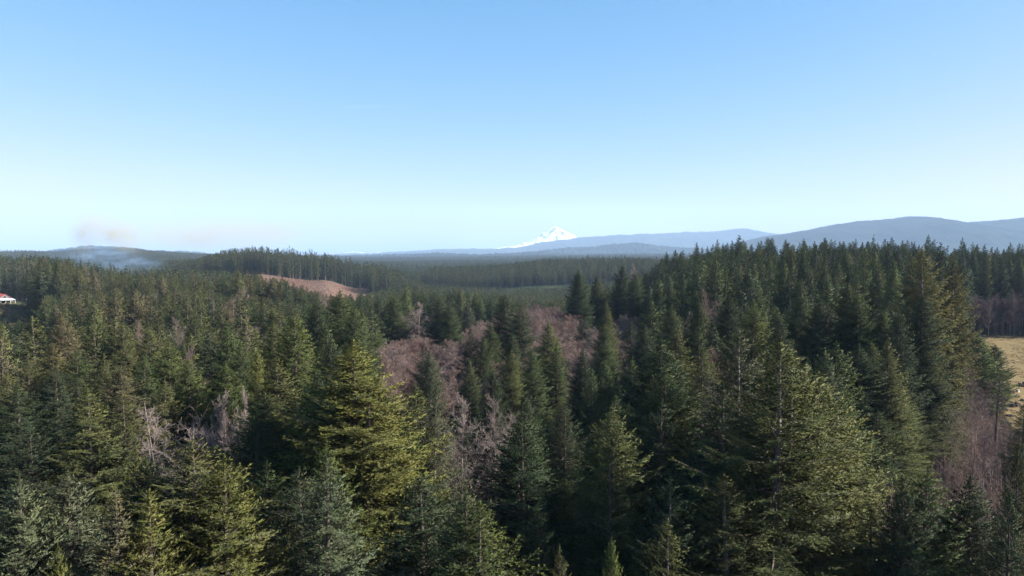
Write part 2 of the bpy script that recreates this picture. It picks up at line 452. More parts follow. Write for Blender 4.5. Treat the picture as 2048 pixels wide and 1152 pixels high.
def conifer(seed, H=34.0, base=0.35, R=4.2, whorl=0.5, nper=6, bl_step=0.09, sp_step=0.043, sp_len=0.18, sp_w=0.068,
            up_top=50, up_bot=-12, droop=0.25, shape=0.85, irregular=0.22, gap=0.0, hang=0.25, nsp=1, thick=0.30):
    """returns (foliage verts, tris, age), (limb verts, faces)"""
    g = np.random.default_rng(seed)
    zb = H * base
    zs = np.arange(zb, H - 0.15, whorl)
    lim_v, lim_f = [], []
    B = []
    lobes = g.random(8) * 2 * math.pi
    for z in zs:
        t = (H - z) / (H - zb)
        k = max(3, int(round(nper * (0.6 + 0.6 * t))))
        a0 = g.random() * 6.28
        for i in range(k):
            if g.random() < gap: continue
            a = a0 + i * 2 * math.pi / k + g.normal() * 0.25
            rad = R * (1 - (1 - t) ** (3.8 - 1.2 * shape)) * (1.0 if t < 0.75 else 1.0 - (t - 0.75) * 0.8)
            rad *= 1 + irregular * (0.5 * math.sin(2 * a + lobes[0] + z * 0.5) + 0.6 * math.sin(3 * a + lobes[1] - z * 0.9)) + g.normal() * irregular * 0.55
            rad = max(0.25, rad)
            e = math.radians(up_top + (up_bot - up_top) * min(1, t * 1.35) + g.normal() * 7)
            B.append((z + g.normal() * whorl * 0.3, a, rad, e, t))
    B = np.array(B)
    nb = len(B)
    def bpos(bi, s):
        z, a, L, e, t = B[bi].T
        out = s * L * np.cos(e * (1 - 0.4 * s))
        dz = s * L * np.sin(e) - droop * L * (s * (1 - s)) * 1.6 * t + 0.10 * L * s ** 3
        return np.stack([np.cos(a) * out, np.sin(a) * out, z + dz], 1)
    # leader
    # branchlets
    cnt = np.maximum(2, (B[:, 2] / bl_step * 0.92).astype(int))
    bi = np.repeat(np.arange(nb), cnt)
    within = np.concatenate([np.arange(c_) for c_ in cnt])
    s = 0.10 + 0.90 * (within + g.random(len(bi))) / cnt[bi]
    s = np.clip(s, 0, 1)
    # inner part of long branches is bare
    keep = ~((B[bi, 2] > 2.2) & (s < 0.2) & (g.random(len(bi)) < 0.6))
    bi, s, within = bi[keep], s[keep], within[keep]
    p = bpos(bi, s); p2 = bpos(bi, np.clip(s + 0.05, 0, 1.05))
    tan = nrm(p2 - p)
    side = np.stack([-np.sin(B[bi, 1]), np.cos(B[bi, 1]), np.zeros(len(bi))], 1)
    sg = np.where(within % 2 == 0, 1.0, -1.0)
    ang = np.radians(g.uniform(30, 68, len(bi)))
    d1 = nrm(tan * np.cos(ang)[:, None] + side * (sg * np.sin(ang))[:, None] + np.array([0, 0, 1.0]) * (g.normal(size=len(bi)) * thick - hang * 0.4)[:, None])
    L2 = (0.36 * B[bi, 2] * (1.04 - s) ** 0.8 + 0.22) * g.uniform(0.6, 1.15, len(bi))
    L2 = np.minimum(L2, 1.5)
    # sprigs
    c2 = np.maximum(2, (L2 / sp_step).astype(int)) * nsp
    ci = np.repeat(np.arange(len(bi)), c2)
    w2 = np.concatenate([np.arange(c_) for c_ in c2])
    q = (w2 + g.random(len(ci))) / c2[ci]
    pos = p[ci] + d1[ci] * (q * L2[ci])[:, None]
    pos[:, 2] -= hang * (q * L2[ci]) ** 2 * 0.35
    rd = g.normal(size=(len(ci), 3)); rd[:, 2] = np.abs(rd[:, 2]) * 0.6
    d2 = nrm(d1[ci] * 0.8 + rd * 0.7 + tan[ci] * 0.35)
    sl = sp_len * g.uniform(0.6, 1.25, len(ci))
    wv = nrm(np.cross(d2, g.normal(size=(len(ci), 3)))) * (sp_w * g.uniform(0.7, 1.3, len(ci)))[:, None]
    a_ = pos - wv * 0.5; b_ = pos + wv * 0.5; c_ = pos + d2 * sl[:, None]
    # leader spike
    nl = max(10, int(1.4 / sp_step) * 3)
    lz = H - 1.4 + 1.7 * g.random(nl)
    la = g.random(nl) * 6.28; lr = 0.40 * np.clip((H + 0.5 - lz) / 1.9, 0.12, 1)
    lp = np.stack([np.zeros(nl), np.zeros(nl), lz], 1)
    ld = np.stack([np.cos(la) * lr, np.sin(la) * lr, lr * 0.9 + 0.05], 1)
    lw = nrm(np.cross(ld, g.normal(size=(nl, 3)))) * min(sp_w, .16) * 0.8
    a_ = np.concatenate([a_, lp - lw * .5]); b_ = np.concatenate([b_, lp + lw * .5]); c_ = np.concatenate([c_, lp + ld])
    v = np.stack([a_, b_, c_], 1).reshape(-1, 3)
    fidx = np.arange(len(v)).reshape(-1, 3)
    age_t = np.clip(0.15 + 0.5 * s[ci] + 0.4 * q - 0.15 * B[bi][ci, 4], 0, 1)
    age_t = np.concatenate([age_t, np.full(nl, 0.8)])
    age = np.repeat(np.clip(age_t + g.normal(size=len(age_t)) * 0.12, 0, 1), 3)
    # limbs: tapered three sided tubes with 4 sections
    sec = np.array([0.0, 0.3, 0.65, 1.0])
    pts = np.stack([bpos(np.arange(nb), np.full(nb, x)) for x in sec], 1)       # nb,4,3
    rad0 = 0.012 + 0.011 * B[:, 2]
    rads = rad0[:, None] * np.array([1.0, 0.75, 0.45, 0.15])[None]
    sd = np.stack([-np.sin(B[:, 1]), np.cos(B[:, 1]), np.zeros(nb)], 1)
    upv = np.array([0, 0, 1.0])
    ring = []
    for k in range(3):
        an = k * 2 * math.pi / 3
        ring.append(pts + (sd[:, None, :] * math.cos(an) + upv * math.sin(an)) * rads[..., None])
    ring = np.stack(ring, 2)                                                   # nb,4,3,3
    lv = ring.reshape(-1, 3)
    base_i = (np.arange(nb) * 12)[:, None, None]
    qs = []
    for s_ in range(3):
        for k in range(3):
            qs.append([s_ * 3 + k, s_ * 3 + (k + 1) % 3, (s_ + 1) * 3 + (k + 1) % 3, (s_ + 1) * 3 + k])
    lf = (base_i + np.array(qs)[None]).reshape(-1, 4)
    return (v, fidx, age), (lv, lf)

def trunk_np(seed, H, r0, bend=0.25, sides=9, secs=12, top=0.98):
    g = np.random.default_rng(seed)
    zs = np.linspace(0, 1, secs)
    ox = bend * np.sin(zs * 3 + g.random() * 6) * (zs > 0); oy = bend * np.sin(zs * 2.4 + g.random() * 6)
    ox -= ox[-1] ; oy -= oy[-1]
    ox *= 0.6; oy *= 0.6
    r = r0 * (1 - zs) ** 0.75 + 0.02; r[0] *= 1.35
    v = []
    for i in range(secs):
        for k in range(sides):
            a = k * 2 * math.pi / sides
            rr_ = r[i] * (1 + 0.06 * g.normal())
            v.append((ox[i] + rr_ * math.cos(a), oy[i] + rr_ * math.sin(a), zs[i] * H * top))
    f = [[i * sides + k, i * sides + (k + 1) % sides, (i + 1) * sides + (k + 1) % sides, (i + 1) * sides + k] for i in range(secs - 1) for k in range(sides)]
    return np.array(v), np.array(f)

def leaf_normals(v, f):
    """orient sprays outwards and round the shading over each bough"""
    tri = v[f]; c = tri.mean(1)
    ng = nrm(np.cross(tri[:, 1] - tri[:, 0], tri[:, 2] - tri[:, 0]))
    rad = c.copy(); rad[:, 2] = 0; rad = nrm(rad); rad[:, 2] = 0.75
    rad = nrm(rad)
    flip = (ng * rad).sum(1) < 0
    f = f.copy(); f[flip] = f[flip][:, [0, 2, 1]]
    ng = np.where(flip[:, None], -ng, ng)
    n_ = nrm(rad * 0.9 + ng * 0.75)
    out_ = np.zeros_like(v); out_[f[:, 0]] = n_; out_[f[:, 1]] = n_; out_[f[:, 2]] = n_
    return f, out_

PROTO = {}
def make_proto(key, H, R, base, seed, **kw):
    (v, f, age), (lv, lf) = conifer(seed, H=H, R=R, base=base, **kw)
    r0 = 0.011 * H + 0.05
    tv, tf = trunk_np(seed + 100, H, r0)
    f, nor = leaf_normals(v, f)
    PROTO[key] = dict(crown=mesh_np('crown', v, f, M_NEEDLE, smooth=True, attr=('age', age), nor=nor),
                      limbs=mesh_np('limbs', lv, lf, M_LIMB),
                      trunk=mesh_np('trunk', tv, tf, M_BARKP if key == 'open' else M_BARK, smooth=True), H=H, R=R, nt=len(f))

# near trees, fine needle sprays
make_proto('broad', 34, 4.6, 0.30, 1, whorl=0.38, nper=7, droop=0.35, hang=0.35)
make_proto('dense', 34, 4.0, 0.28, 2, whorl=0.34, nper=7, droop=0.2, shape=0.7, irregular=0.15, up_bot=-5)
make_proto('slim', 34, 3.0, 0.35, 3, whorl=0.34, nper=6, up_top=55, up_bot=0, shape=0.8)
make_proto('open', 36, 5.2, 0.22, 4, whorl=0.42, nper=6, gap=0.12, droop=0.3, irregular=0.2, bl_step=0.1, sp_step=0.045, up_bot=-18, shape=0.62, hang=0.5)
make_proto('young', 30, 4.2, 0.30, 5, whorl=0.36, nper=7, up_top=58, up_bot=18, shape=0.95, irregular=0.12, droop=0.1, hang=0.1)
make_proto('ragged', 35, 3.8, 0.30, 6, whorl=0.48, nper=6, gap=0.2, droop=0.5, irregular=0.35, shape=0.7, up_bot=-15, hang=0.6)
make_proto('broad2', 33, 4.5, 0.26, 7, whorl=0.40, nper=7, droop=0.45, hang=0.5, irregular=0.28, up_bot=-16)
make_proto('dense2', 34, 4.1, 0.30, 8, whorl=0.38, nper=7, droop=0.25, irregular=0.3, gap=0.06, shape=0.6, up_top=42)
# middle distance
mid_kw = dict(bl_step=0.17, sp_step=0.115, sp_len=0.42, sp_w=0.17)
make_proto('mid_broad', 33, 3.9, 0.28, 11, whorl=0.6, nper=6, droop=0.3, **mid_kw)
make_proto('mid_slim', 34, 2.9, 0.32, 12, whorl=0.55, nper=6, shape=0.75, up_bot=-5, **mid_kw)
make_proto('mid_ragged', 34, 3.4, 0.30, 13, whorl=0.75, nper=6, gap=0.15, irregular=0.32, shape=0.7, **mid_kw)
make_proto('bushy', 21, 4.5, 0.06, 15, whorl=0.5, nper=7, shape=0.4, irregular=0.2, up_bot=10, **mid_kw)
make_proto('mid_dense', 32, 3.6, 0.22, 14, whorl=0.55, nper=7, shape=0.65, irregular=0.14, up_bot=0, **mid_kw)

# ------------------------------------------------------------------ bare broadleaf meshes
def bare(seed, H=20.0, spread=3.4, first=0.3, n1=26, n2=7, n3=6, n4=5, asc=38, stems=1, tw=0.011, r0=0.16):
    g = np.random.default_rng(seed)
    segs = []          # start, end, r_start, r_end
    P = []
    for s in range(stems):
        lean = g.normal(size=2) * (0.015 if stems == 1 else 0.055)
        zz = np.linspace(0, 1, 8)
        wob = np.cumsum(g.normal(size=(8, 2)) * 0.12, 0) * (0.6 + 0.05 * H)* 0.4
        h = H * (1 if s == 0 else g.uniform(0.75, 0.98))
        pts = np.stack([lean[0] * zz * h + wob[:, 0] * zz, lean[1] * zz * h + wob[:, 1] * zz, zz * h], 1)
        for i in range(7):
            segs.append((pts[i], pts[i + 1], r0 * (1 - zz[i]) ** .8 + .015, r0 * (1 - zz[i + 1]) ** .8 + .015))
        for k in range(n1):
            t = first + (0.97 - first) * (k + g.random()) / n1
            ii_ = min(6, int(t * 7)); u = t * 7 - ii_
            P.append((pts[ii_] * (1 - u) + pts[ii_ + 1] * u, t, h))
    lvl1 = []
    for (p, t, h) in P:
        a = g.random() * 6.28
        tt = (t - first) / (1 - first)
        L = spread * (1.25 * math.sin(math.pi * min(1, 0.25 + tt * 0.75)) + 0.15) * g.uniform(0.7, 1.2) / (1.0 if stems == 1 else 1.3)
        e = math.radians(asc + 22 * tt + g.normal() * 8)
        d = np.array([math.cos(a) * math.cos(e), math.sin(a) * math.cos(e), math.sin(e)])
        q0 = p; nseg = 4
        for i in range(nseg):
            d = d + g.normal(size=3) * 0.10 + np.array([0, 0, 0.06]); d /= np.linalg.norm(d)
            q1 = q0 + d * L / nseg
            ra = (0.014 + 0.012 * L) * (0.36 if H > 20 else .6)
            segs.append((q0, q1, ra * (1 - i / nseg * .75), ra * (1 - (i + 1) / nseg * .75)))
            lvl1.append((q0, q1, d.copy(), L, i))
            q0 = q1
    st, en, ra_, rb_ = [np.array([s[i] for s in segs]) for i in range(4)]
    ra_ = ra_.astype(float); rb_ = rb_.astype(float)
    # vectorised finer orders
    def sub(p0, p1, dr, L, nch, lf, spread_a, rad):
        k = len(p0); idx_ = np.repeat(np.arange(k), nch)
        u = g.random(len(idx_))[:, None]
        s_ = p0[idx_] * (1 - u) + p1[idx_] * u
        rv = nrm(g.normal(size=(len(idx_), 3)))
        d_ = nrm(dr[idx_] * math.cos(spread_a) + rv * math.sin(spread_a) + np.array([0, 0, 0.18]))
        l_ = L[idx_] * lf * g.uniform(0.5, 1.2, len(idx_))
        return s_, s_ + d_ * l_[:, None], d_, l_, np.full(len(idx_), rad)
    p0 = np.array([x[0] for x in lvl1]); p1 = np.array([x[1] for x in lvl1]); dd = np.array([x[2] for x in lvl1]); LL = np.array([x[3] for x in lvl1])
    a2 = sub(p0, p1, dd, LL, max(1, n2 // 2), 0.36, math.radians(46), tw * 1.5)
    a3 = sub(a2[0], a2[1], a2[2], a2[3], n3, 0.5, math.radians(44), tw)
    a4 = sub(a3[0], a3[1], a3[2], a3[3], n4, 0.62, math.radians(42), tw * 0.75)
    def tubes(S, E, A, Bb, sides=3):
        d_ = nrm(E - S); s1 = nrm(np.cross(d_, np.array([0.31, 0.22, 0.92]) + 0 * d_)); s2 = np.cross(d_, s1)
        vs = []
        for c0, rr_ in ((S, A), (E, Bb)):
            for k in range(sides):
                an = k * 2 * math.pi / sides
                vs.append(c0 + (s1 * math.cos(an) + s2 * math.sin(an)) * rr_[:, None])
        v_ = np.stack(vs, 1).reshape(-1, 3)
        b0 = (np.arange(len(S)) * 2 * sides)[:, None, None]
        q_ = np.array([[k, (k + 1) % sides, sides + (k + 1) % sides, sides + k] for k in range(sides)])[None]
        return v_, (b0 + q_).reshape(-1, 4)
    tv, tf = tubes(st, en, ra_, rb_, 5)
    v3, f3 = [], []
    off = 0
    for a in (a2, a3):
        v_, f_ = tubes(a[0], a[1], a[4], a[4] * .6, 3); v3.append(v_); f3.append(f_ + off); off += len(v_)
    v_, d_ = a4[0], a4[2]
    # finest twigs: flat slivers, as quads
    w_ = nrm(np.cross(d_, g.normal(size=d_.shape))) * a4[4][:, None]
    qv = np.stack([a4[0] - w_, a4[0] + w_, a4[1] + w_ * .4, a4[1] - w_ * .4], 1).reshape(-1, 3)
    f_ = np.arange(len(qv)).reshape(-1, 4); v3.append(qv); f3.append(f_ + off)
    return (tv, tf), (np.concatenate(v3), np.concatenate(f3))

BARE = {}
def make_bare(key, seed, H, spread, **kw):
    (tv, tf), (v, f) = bare(seed, H=H, spread=spread, **kw)
    BARE[key] = dict(trunk=mesh_np('trunk', tv, tf, M_TWIG), crown=mesh_np('crown', v, f, M_TWIG), H=H, R=spread * 0.72)
make_bare('cottonwood', 41, 25, 3.6, first=0.22, n1=34, n2=8, n3=5, n4=4, asc=40, r0=0.10, tw=0.0075)
make_bare('forked', 42, 24, 3.8, first=0.25, n1=16, n2=8, n3=5, n4=4, asc=40, stems=3, r0=0.075, tw=0.0075)
make_bare('alder', 43, 18, 3.0, first=0.35, n1=24, n2=6, n3=7, n4=6, asc=38, tw=0.013)
make_bare('alder2', 44, 17, 2.8, first=0.3, n1=14, n2=6, n3=7, n4=6, asc=40, stems=2, tw=0.013)
make_bare('sapling', 45, 10, 0.9, first=0.25, n1=14, n2=4, n3=4, n4=3, asc=60, r0=0.06, tw=0.009)
make_bare('sapling2', 46, 10, 1.2, first=0.2, n1=8, n2=4, n3=5, n4=4, asc=55, stems=3, r0=0.05, tw=0.009)

# ------------------------------------------------------------------ tree table
TONE = {'dark': (.033, .050, .027), 'green': (.048, .069, .029), 'bright': (.062, .088, .028), 'olive': (.070, .083, .033),
        'yellow': (.090, .104, .031), 'blue': (.055, .072, .043), 'tan': (.092, .090, .052), 'gold': (.088, .088, .036), 'grey': (.080, .090, .060)}
TONE = {k_: tuple(c_ * .86 for c_ in v_) for k_, v_ in TONE.items()}
TWORD = {'dark': 'dark green', 'green': 'mid green', 'bright': 'fresh green', 'olive': 'olive green', 'yellow': 'yellow green',
         'blue': 'blue green', 'tan': 'tan green', 'gold': 'golden green', 'grey': 'grey green'}
# px, py of the tip, distance, crown width, tone, mesh, label (optional)
HERO = [
 (20, 960, 36, 7.4, 'blue', 'young', 'pale blue green fir at the lower left corner with a broad dense crown'),
 (150, 948, 39, 7.6, 'blue', 'young', 'broad pointed fir standing before the dark gap at the lower left'),
 (232, 985, 36, 4.6, 'tan', 'slim', 'slender tan green fir with a bare leader near the lower left'),
 (260, 902, 45, 5.6, 'olive', 'young', 'narrow olive fir behind the slender tan fir'),
 (288, 915, 43, 6.2, 'green', 'young', None),
 (303, 985, 37, 5.0, 'yellow', 'slim', 'narrow yellow green fir at the foot of the big broad fir'),
 (85, 1090, 34, 3.2, 'yellow', 'young', 'small yellow green fir tip at the bottom edge'),
 (400, 886, 42, 10.5, 'olive', 'dense', 'very broad fir in front of the pale bare trees'),
 (440, 925, 40, 8.0, 'yellow', 'broad', None),
 (505, 930, 54, 6.5, 'green', 'broad', None),
 (597, 916, 56, 4.4, 'green', 'ragged', None),
 (655, 926, 42, 7.6, 'blue', 'broad', 'tall blue green fir at the foot of the great yellow green fir'),
 (612, 940, 47, 6.4, 'blue', 'dense', None),
 (640, 880, 52, 5.5, 'bright', 'broad', None),
 (708, 682, 59, 12.6, 'yellow', 'broad', 'great yellow green fir, the largest crown left of centre'),
 (700, 700, 61, 11.0, 'bright', 'ragged', None),
 (738, 760, 57, 9.5, 'yellow', 'ragged', None),
 (860, 955, 47, 7.8, 'dark', 'dense', 'dense dark blue green fir with a rounded top at the bottom centre'),
 (930, 975, 43, 7.6, 'green', 'broad', 'drooping fir at the bottom centre below the two bare cottonwoods'),
 (965, 1000, 42, 7.0, 'bright', 'ragged', None),
 (1042, 828, 56, 8.4, 'dark', 'broad', 'pointed dark green fir just right of the twin bare cottonwoods'),
 (1140, 958, 56, 4.6, 'olive', 'young', 'small olive fir in the gap at the bottom centre right'),
 (1106, 955, 60, 4.2, 'dark', 'slim', None),
 (1070, 1015, 50, 4.8, 'dark', 'dense', None),
 (1230, 812, 58, 8.0, 'olive', 'broad', 'olive fir with a sunlit pointed top standing out of the shade right of centre'),
 (1228, 905, 51, 6.0, 'olive', 'ragged', None),
 (1222, 1078, 42, 2.4, 'bright', 'young', None),
 (1130, 1090, 44, 3.2, 'olive', 'ragged', None),
 (1305, 800, 60, 7.5, 'dark', 'ragged', None),
 (1350, 950, 48, 6.5, 'dark', 'open', None),
 (1330, 1040, 45, 5.0, 'olive', 'ragged', None),
 (1548, 684, 50, 11.6, 'olive', 'open', 'great olive fir with its pale trunk showing through the crown'),
 (1590, 700, 52, 10.6, 'olive', 'open', 'second great olive fir close beside the one with the pale trunk'),
 (1630, 745, 56, 10.4, 'olive', 'broad', None),
 (1475, 660, 63, 9.4, 'grey', 'open', 'grey green mossy fir left of the twin great firs'),
 (1440, 780, 58, 9.0, 'dark', 'open', None),
 (1410, 900, 52, 8.5, 'dark', 'ragged', None),
 (1480, 950, 47, 8.5, 'olive', 'open', None),
 (1672, 688, 74, 7.4, 'green', 'broad', 'green fir rising behind the twin great firs'),
 (1642, 702, 68, 7.0, 'blue', 'young', None),
 (1325, 682, 70, 10.5, 'dark', 'dense', 'wide dark fir in the middle of the right hand stand'),
 (1345, 735, 66, 10.0, 'green', 'broad', None),
 (1848, 936, 48, 8.0, 'green', 'broad', 'fir with a green crown in front of the bare thicket'),
 (1822, 955, 47, 6.0, 'dark', 'broad', None),
 (1950, 955, 48, 7.2, 'dark', 'dense', 'dark rounded fir under the bare thicket near the lower right corner'),
 (2036, 875, 54, 4, 'olive', 'open', 'olive fir cut by the right edge of the picture'),
 (2020, 985, 45, 5, 'dark', 'ragged', None),
 (1740, 1010, 50, 7.0, 'olive', 'ragged', None),
 # second and third ranks, left to right
 (0, 676, 110, 7.0, 'tan', 'mid_broad', 'brownish fir at the left edge'),
 (55, 712, 100, 7.8, 'olive', 'broad', None), (30, 775, 80, 8.0, 'dark', 'broad', None), (5, 745, 88, 8.0, 'olive', 'broad', None),
 (92, 690, 105, 8.6, 'gold', 'broad', None), (75, 632, 135, 7.0, 'olive', 'mid_slim', None),
 (125, 628, 126, 8.4, 'tan', 'broad', 'pale tan green fir with a tall even cone on the left'),
 (60, 860, 68, 8.0, 'dark', 'broad', None), (118, 735, 90, 8.0, 'dark', 'broad', None),
 (168, 780, 71, 9.4, 'olive', 'broad', 'open olive fir above the dark gap on the left'),
 (150, 700, 100, 7.5, 'green', 'dense', None), (232, 736, 81, 8.2, 'tan', 'dense', 'tan green rounded fir left of the pale bare trees'),
 (245, 790, 73, 7.0, 'olive', 'ragged', None), (215, 712, 96, 8.0, 'olive', 'broad', None), (190, 655, 130, 8.0, 'olive', 'mid_broad', None),
 (180, 632, 150, 7.5, 'olive', 'mid_dense', None), (228, 635, 150, 7.5, 'olive', 'mid_broad', None), (250, 648, 132, 8.0, 'olive', 'broad', None),
 (300, 655, 135, 8.5, 'olive', 'broad', None), (275, 720, 92, 7.0, 'green', 'dense', None), (290, 712, 95, 6.5, 'green', 'slim', None),
 (338, 684, 96, 10.2, 'bright', 'broad', 'bright green fir with a wide shaggy crown on the left'), (372, 720, 88, 7.0, 'bright', 'dense', None),
 (325, 762, 84, 5.8, 'olive', 'slim', None), (370, 690, 110, 6.0, 'green', 'slim', None), (385, 640, 140, 9.0, 'green', 'broad', None),
 (440, 728, 86, 8.2, 'bright', 'dense', 'rounded bright green fir behind the pale bare trees'), (462, 655, 108, 9.6, 'green', 'broad', None),
 (480, 690, 96, 7.0, 'green', 'broad', None), (490, 640, 125, 8.0, 'olive', 'mid_broad', None),
 (519, 702, 82, 5.0, 'yellow', 'young', None), (572, 716, 73, 8.6, 'olive', 'dense', 'rounded olive fir left of the great yellow green fir'),
 (542, 788, 63, 9.6, 'green', 'broad', None), (520, 840, 60, 8.0, 'green', 'ragged', None),
 (585, 622, 100, 9.8, 'bright', 'broad', 'fresh green fir with its trunk showing, left of the big dark stand'),
 (545, 645, 112, 8.0, 'olive', 'dense', None), (640, 598, 140, 12, 'dark', 'broad', 'dark fir with a wide shaggy top left of the open alder wood'),
 (680, 582, 148, 12, 'green', 'dense', None), (660, 680, 90, 8.0, 'dark', 'broad', None), (625, 745, 74, 7.5, 'dark', 'broad', None),
 (706, 612, 138, 8.6, 'green', 'broad', None), (728, 622, 140, 6.8, 'green', 'slim', None), (600, 800, 66, 7.0, 'dark', 'dense', None),
 (758, 598, 238, 11, 'dark', 'broad', None), (790, 592, 240, 11.5, 'green', 'broad', 'dark green fir at the left end of the alder wood'),
 (880, 598, 235, 12.5, 'dark', 'broad', 'broad dark fir behind the pink brown alder wood beside a pale bare tree'), (902, 612, 232, 10, 'green', 'broad', None),
 (938, 606, 285, 9, 'blue', 'mid_dense', None), (1012, 588, 200, 12, 'dark', 'broad', 'dark fir with layered boughs rising between two parts of the alder wood'),
 (1042, 612, 172, 9, 'dark', 'dense', None), (988, 648, 162, 7, 'green', 'dense', None),
 (845, 698, 132, 7.2, 'dark', 'ragged', 'dark fir with sweeping boughs in front of the alder wood'), (862, 700, 126, 6.4, 'blue', 'broad', None),
 (834, 768, 72, 5.6, 'olive', 'ragged', 'thin mossy olive fir left of the twin bare cottonwoods'), (848, 795, 64, 6.4, 'grey', 'open', None),
 (942, 656, 172, 6.2, 'dark', 'ragged', None), (936, 722, 120, 6, 'green', 'slim', None), (966, 672, 152, 6.4, 'green', 'broad', None),
 (1028, 668, 132, 7, 'dark', 'dense', None), (1020, 702, 116, 7, 'olive', 'broad', None), (985, 740, 100, 6, 'dark', 'broad', None),
 (1092, 645, 140, 7.6, 'bright', 'slim', 'tall fresh green fir at the near edge of the alder wood'), (1072, 700, 122, 6.4, 'green', 'dense', None),
 (1112, 690, 126, 6.4, 'green', 'slim', None), (1160, 698, 116, 6, 'dark', 'slim', 'dark slender fir below the lone fir in the alder wood'), (1185, 740, 102, 5.6, 'green', 'ragged', None),
 (1170, 634, 212, 6.5, 'dark', 'ragged', 'lone small fir standing inside the pink brown alder wood'),
 (1160, 540, 262, 11, 'dark', 'dense', 'leftmost of the dark firs standing behind the alder wood'), (1195, 552, 266, 10, 'green', 'dense', None), (1240, 530, 272, 11, 'dark', 'broad', None),
 (1270, 545, 262, 10, 'green', 'dense', None), (1212, 604, 162, 6, 'olive', 'slim', None), (1215, 650, 152, 7.4, 'green', 'broad', None),
 (1215, 722, 112, 7, 'green', 'dense', None), (1262, 716, 112, 5.4, 'green', 'slim', None), (1262, 640, 178, 6.5, 'dark', 'ragged', None),
 (1290, 650, 135, 8, 'dark', 'broad', None), (1300, 600, 165, 8.5, 'green', 'mid_broad', None), (1345, 612, 140, 9.0, 'green', 'broad', None),
 (1352, 660, 100, 7.8, 'olive', 'slim', None), (1398, 605, 145, 9.0, 'green', 'dense', None), (1400, 660, 108, 7.2, 'green', 'slim', None),
 (1400, 700, 96, 7.8, 'olive', 'ragged', None), (1460, 590, 140, 9.0, 'dark', 'broad', None), (1500, 605, 112, 9.4, 'bright', 'broad', None),
 (1482, 585, 160, 8.0, 'dark', 'mid_broad', None), (1555, 625, 116, 7.0, 'dark', 'broad', None), (1575, 640, 108, 6.5, 'dark', 'ragged', None),
 (1605, 585, 145, 9.0, 'green', 'broad', None), (1640, 600, 128, 8.0, 'dark', 'dense', None), (1655, 565, 160, 9.0, 'green', 'mid_broad', None),
 (1700, 568, 130, 10.0, 'green', 'broad', 'tall fir with a long even right flank in the right hand stand'), (1722, 590, 128, 8.6, 'green', 'dense', None),
 (1763, 622, 126, 6.8, 'green', 'slim', None), (1802, 622, 120, 8.0, 'dark', 'broad', 'dark fir with ragged boughs just left of the golden firs'),
 (1786, 678, 104, 6.6, 'olive', 'slim', None), (1846, 674, 125, 9, 'olive', 'broad', None), (1742, 682, 110, 10, 'green', 'broad', None),
 (1718, 690, 104, 8, 'dark', 'dense', None), (1768, 782, 105, 11, 'olive', 'dense', 'rounded olive fir just right of the great firs'), (1800, 760, 112, 10, 'olive', 'broad', None),
 (1750, 820, 100, 8, 'green', 'ragged', None), (1862, 496, 132, 13.0, 'gold', 'open', 'tallest golden green fir near the field'),
 (1902, 520, 136, 11.0, 'gold', 'open', 'golden green fir at the right edge of the stand beside the field'),
 (1893, 646, 135, 9, 'olive', 'dense', None), (1878, 742, 128, 9, 'olive', 'broad', None), (1838, 590, 126, 9.6, 'dark', 'dense', None), (1905, 690, 132, 7.5, 'olive', 'broad', None),
 (1940, 664, 205, 11.0, 'bright', 'bushy', 'low bushy green fir at the corner of the straw field'), (1962, 672, 195, 10.0, 'bright', 'bushy', None),
 (1988, 690, 198, 9.0, 'green', 'bushy', None), (2000, 738, 140, 6.0, 'olive', 'lone', 'lone thin fir with a small top and bare stem at the field edge'),
 (2046, 800, 118, 5, 'olive', 'ragged', None), (1478, 472, 330, 11.0, 'green', 'mid_dense', 'tall pointed fir standing above the skyline of the right hand forest'),
 (1857, 470, 372, 8.0, 'green', 'mid_slim', None), (1650, 476, 345, 9.0, 'green', 'mid_broad', None), (1552, 505, 330, 9.0, 'olive', 'mid_broad', None),
]
make_proto('lone', 23, 2.9, 0.74, 21, whorl=0.42, nper=4, gap=0.2, up_top=35, up_bot=-5, shape=0.5)

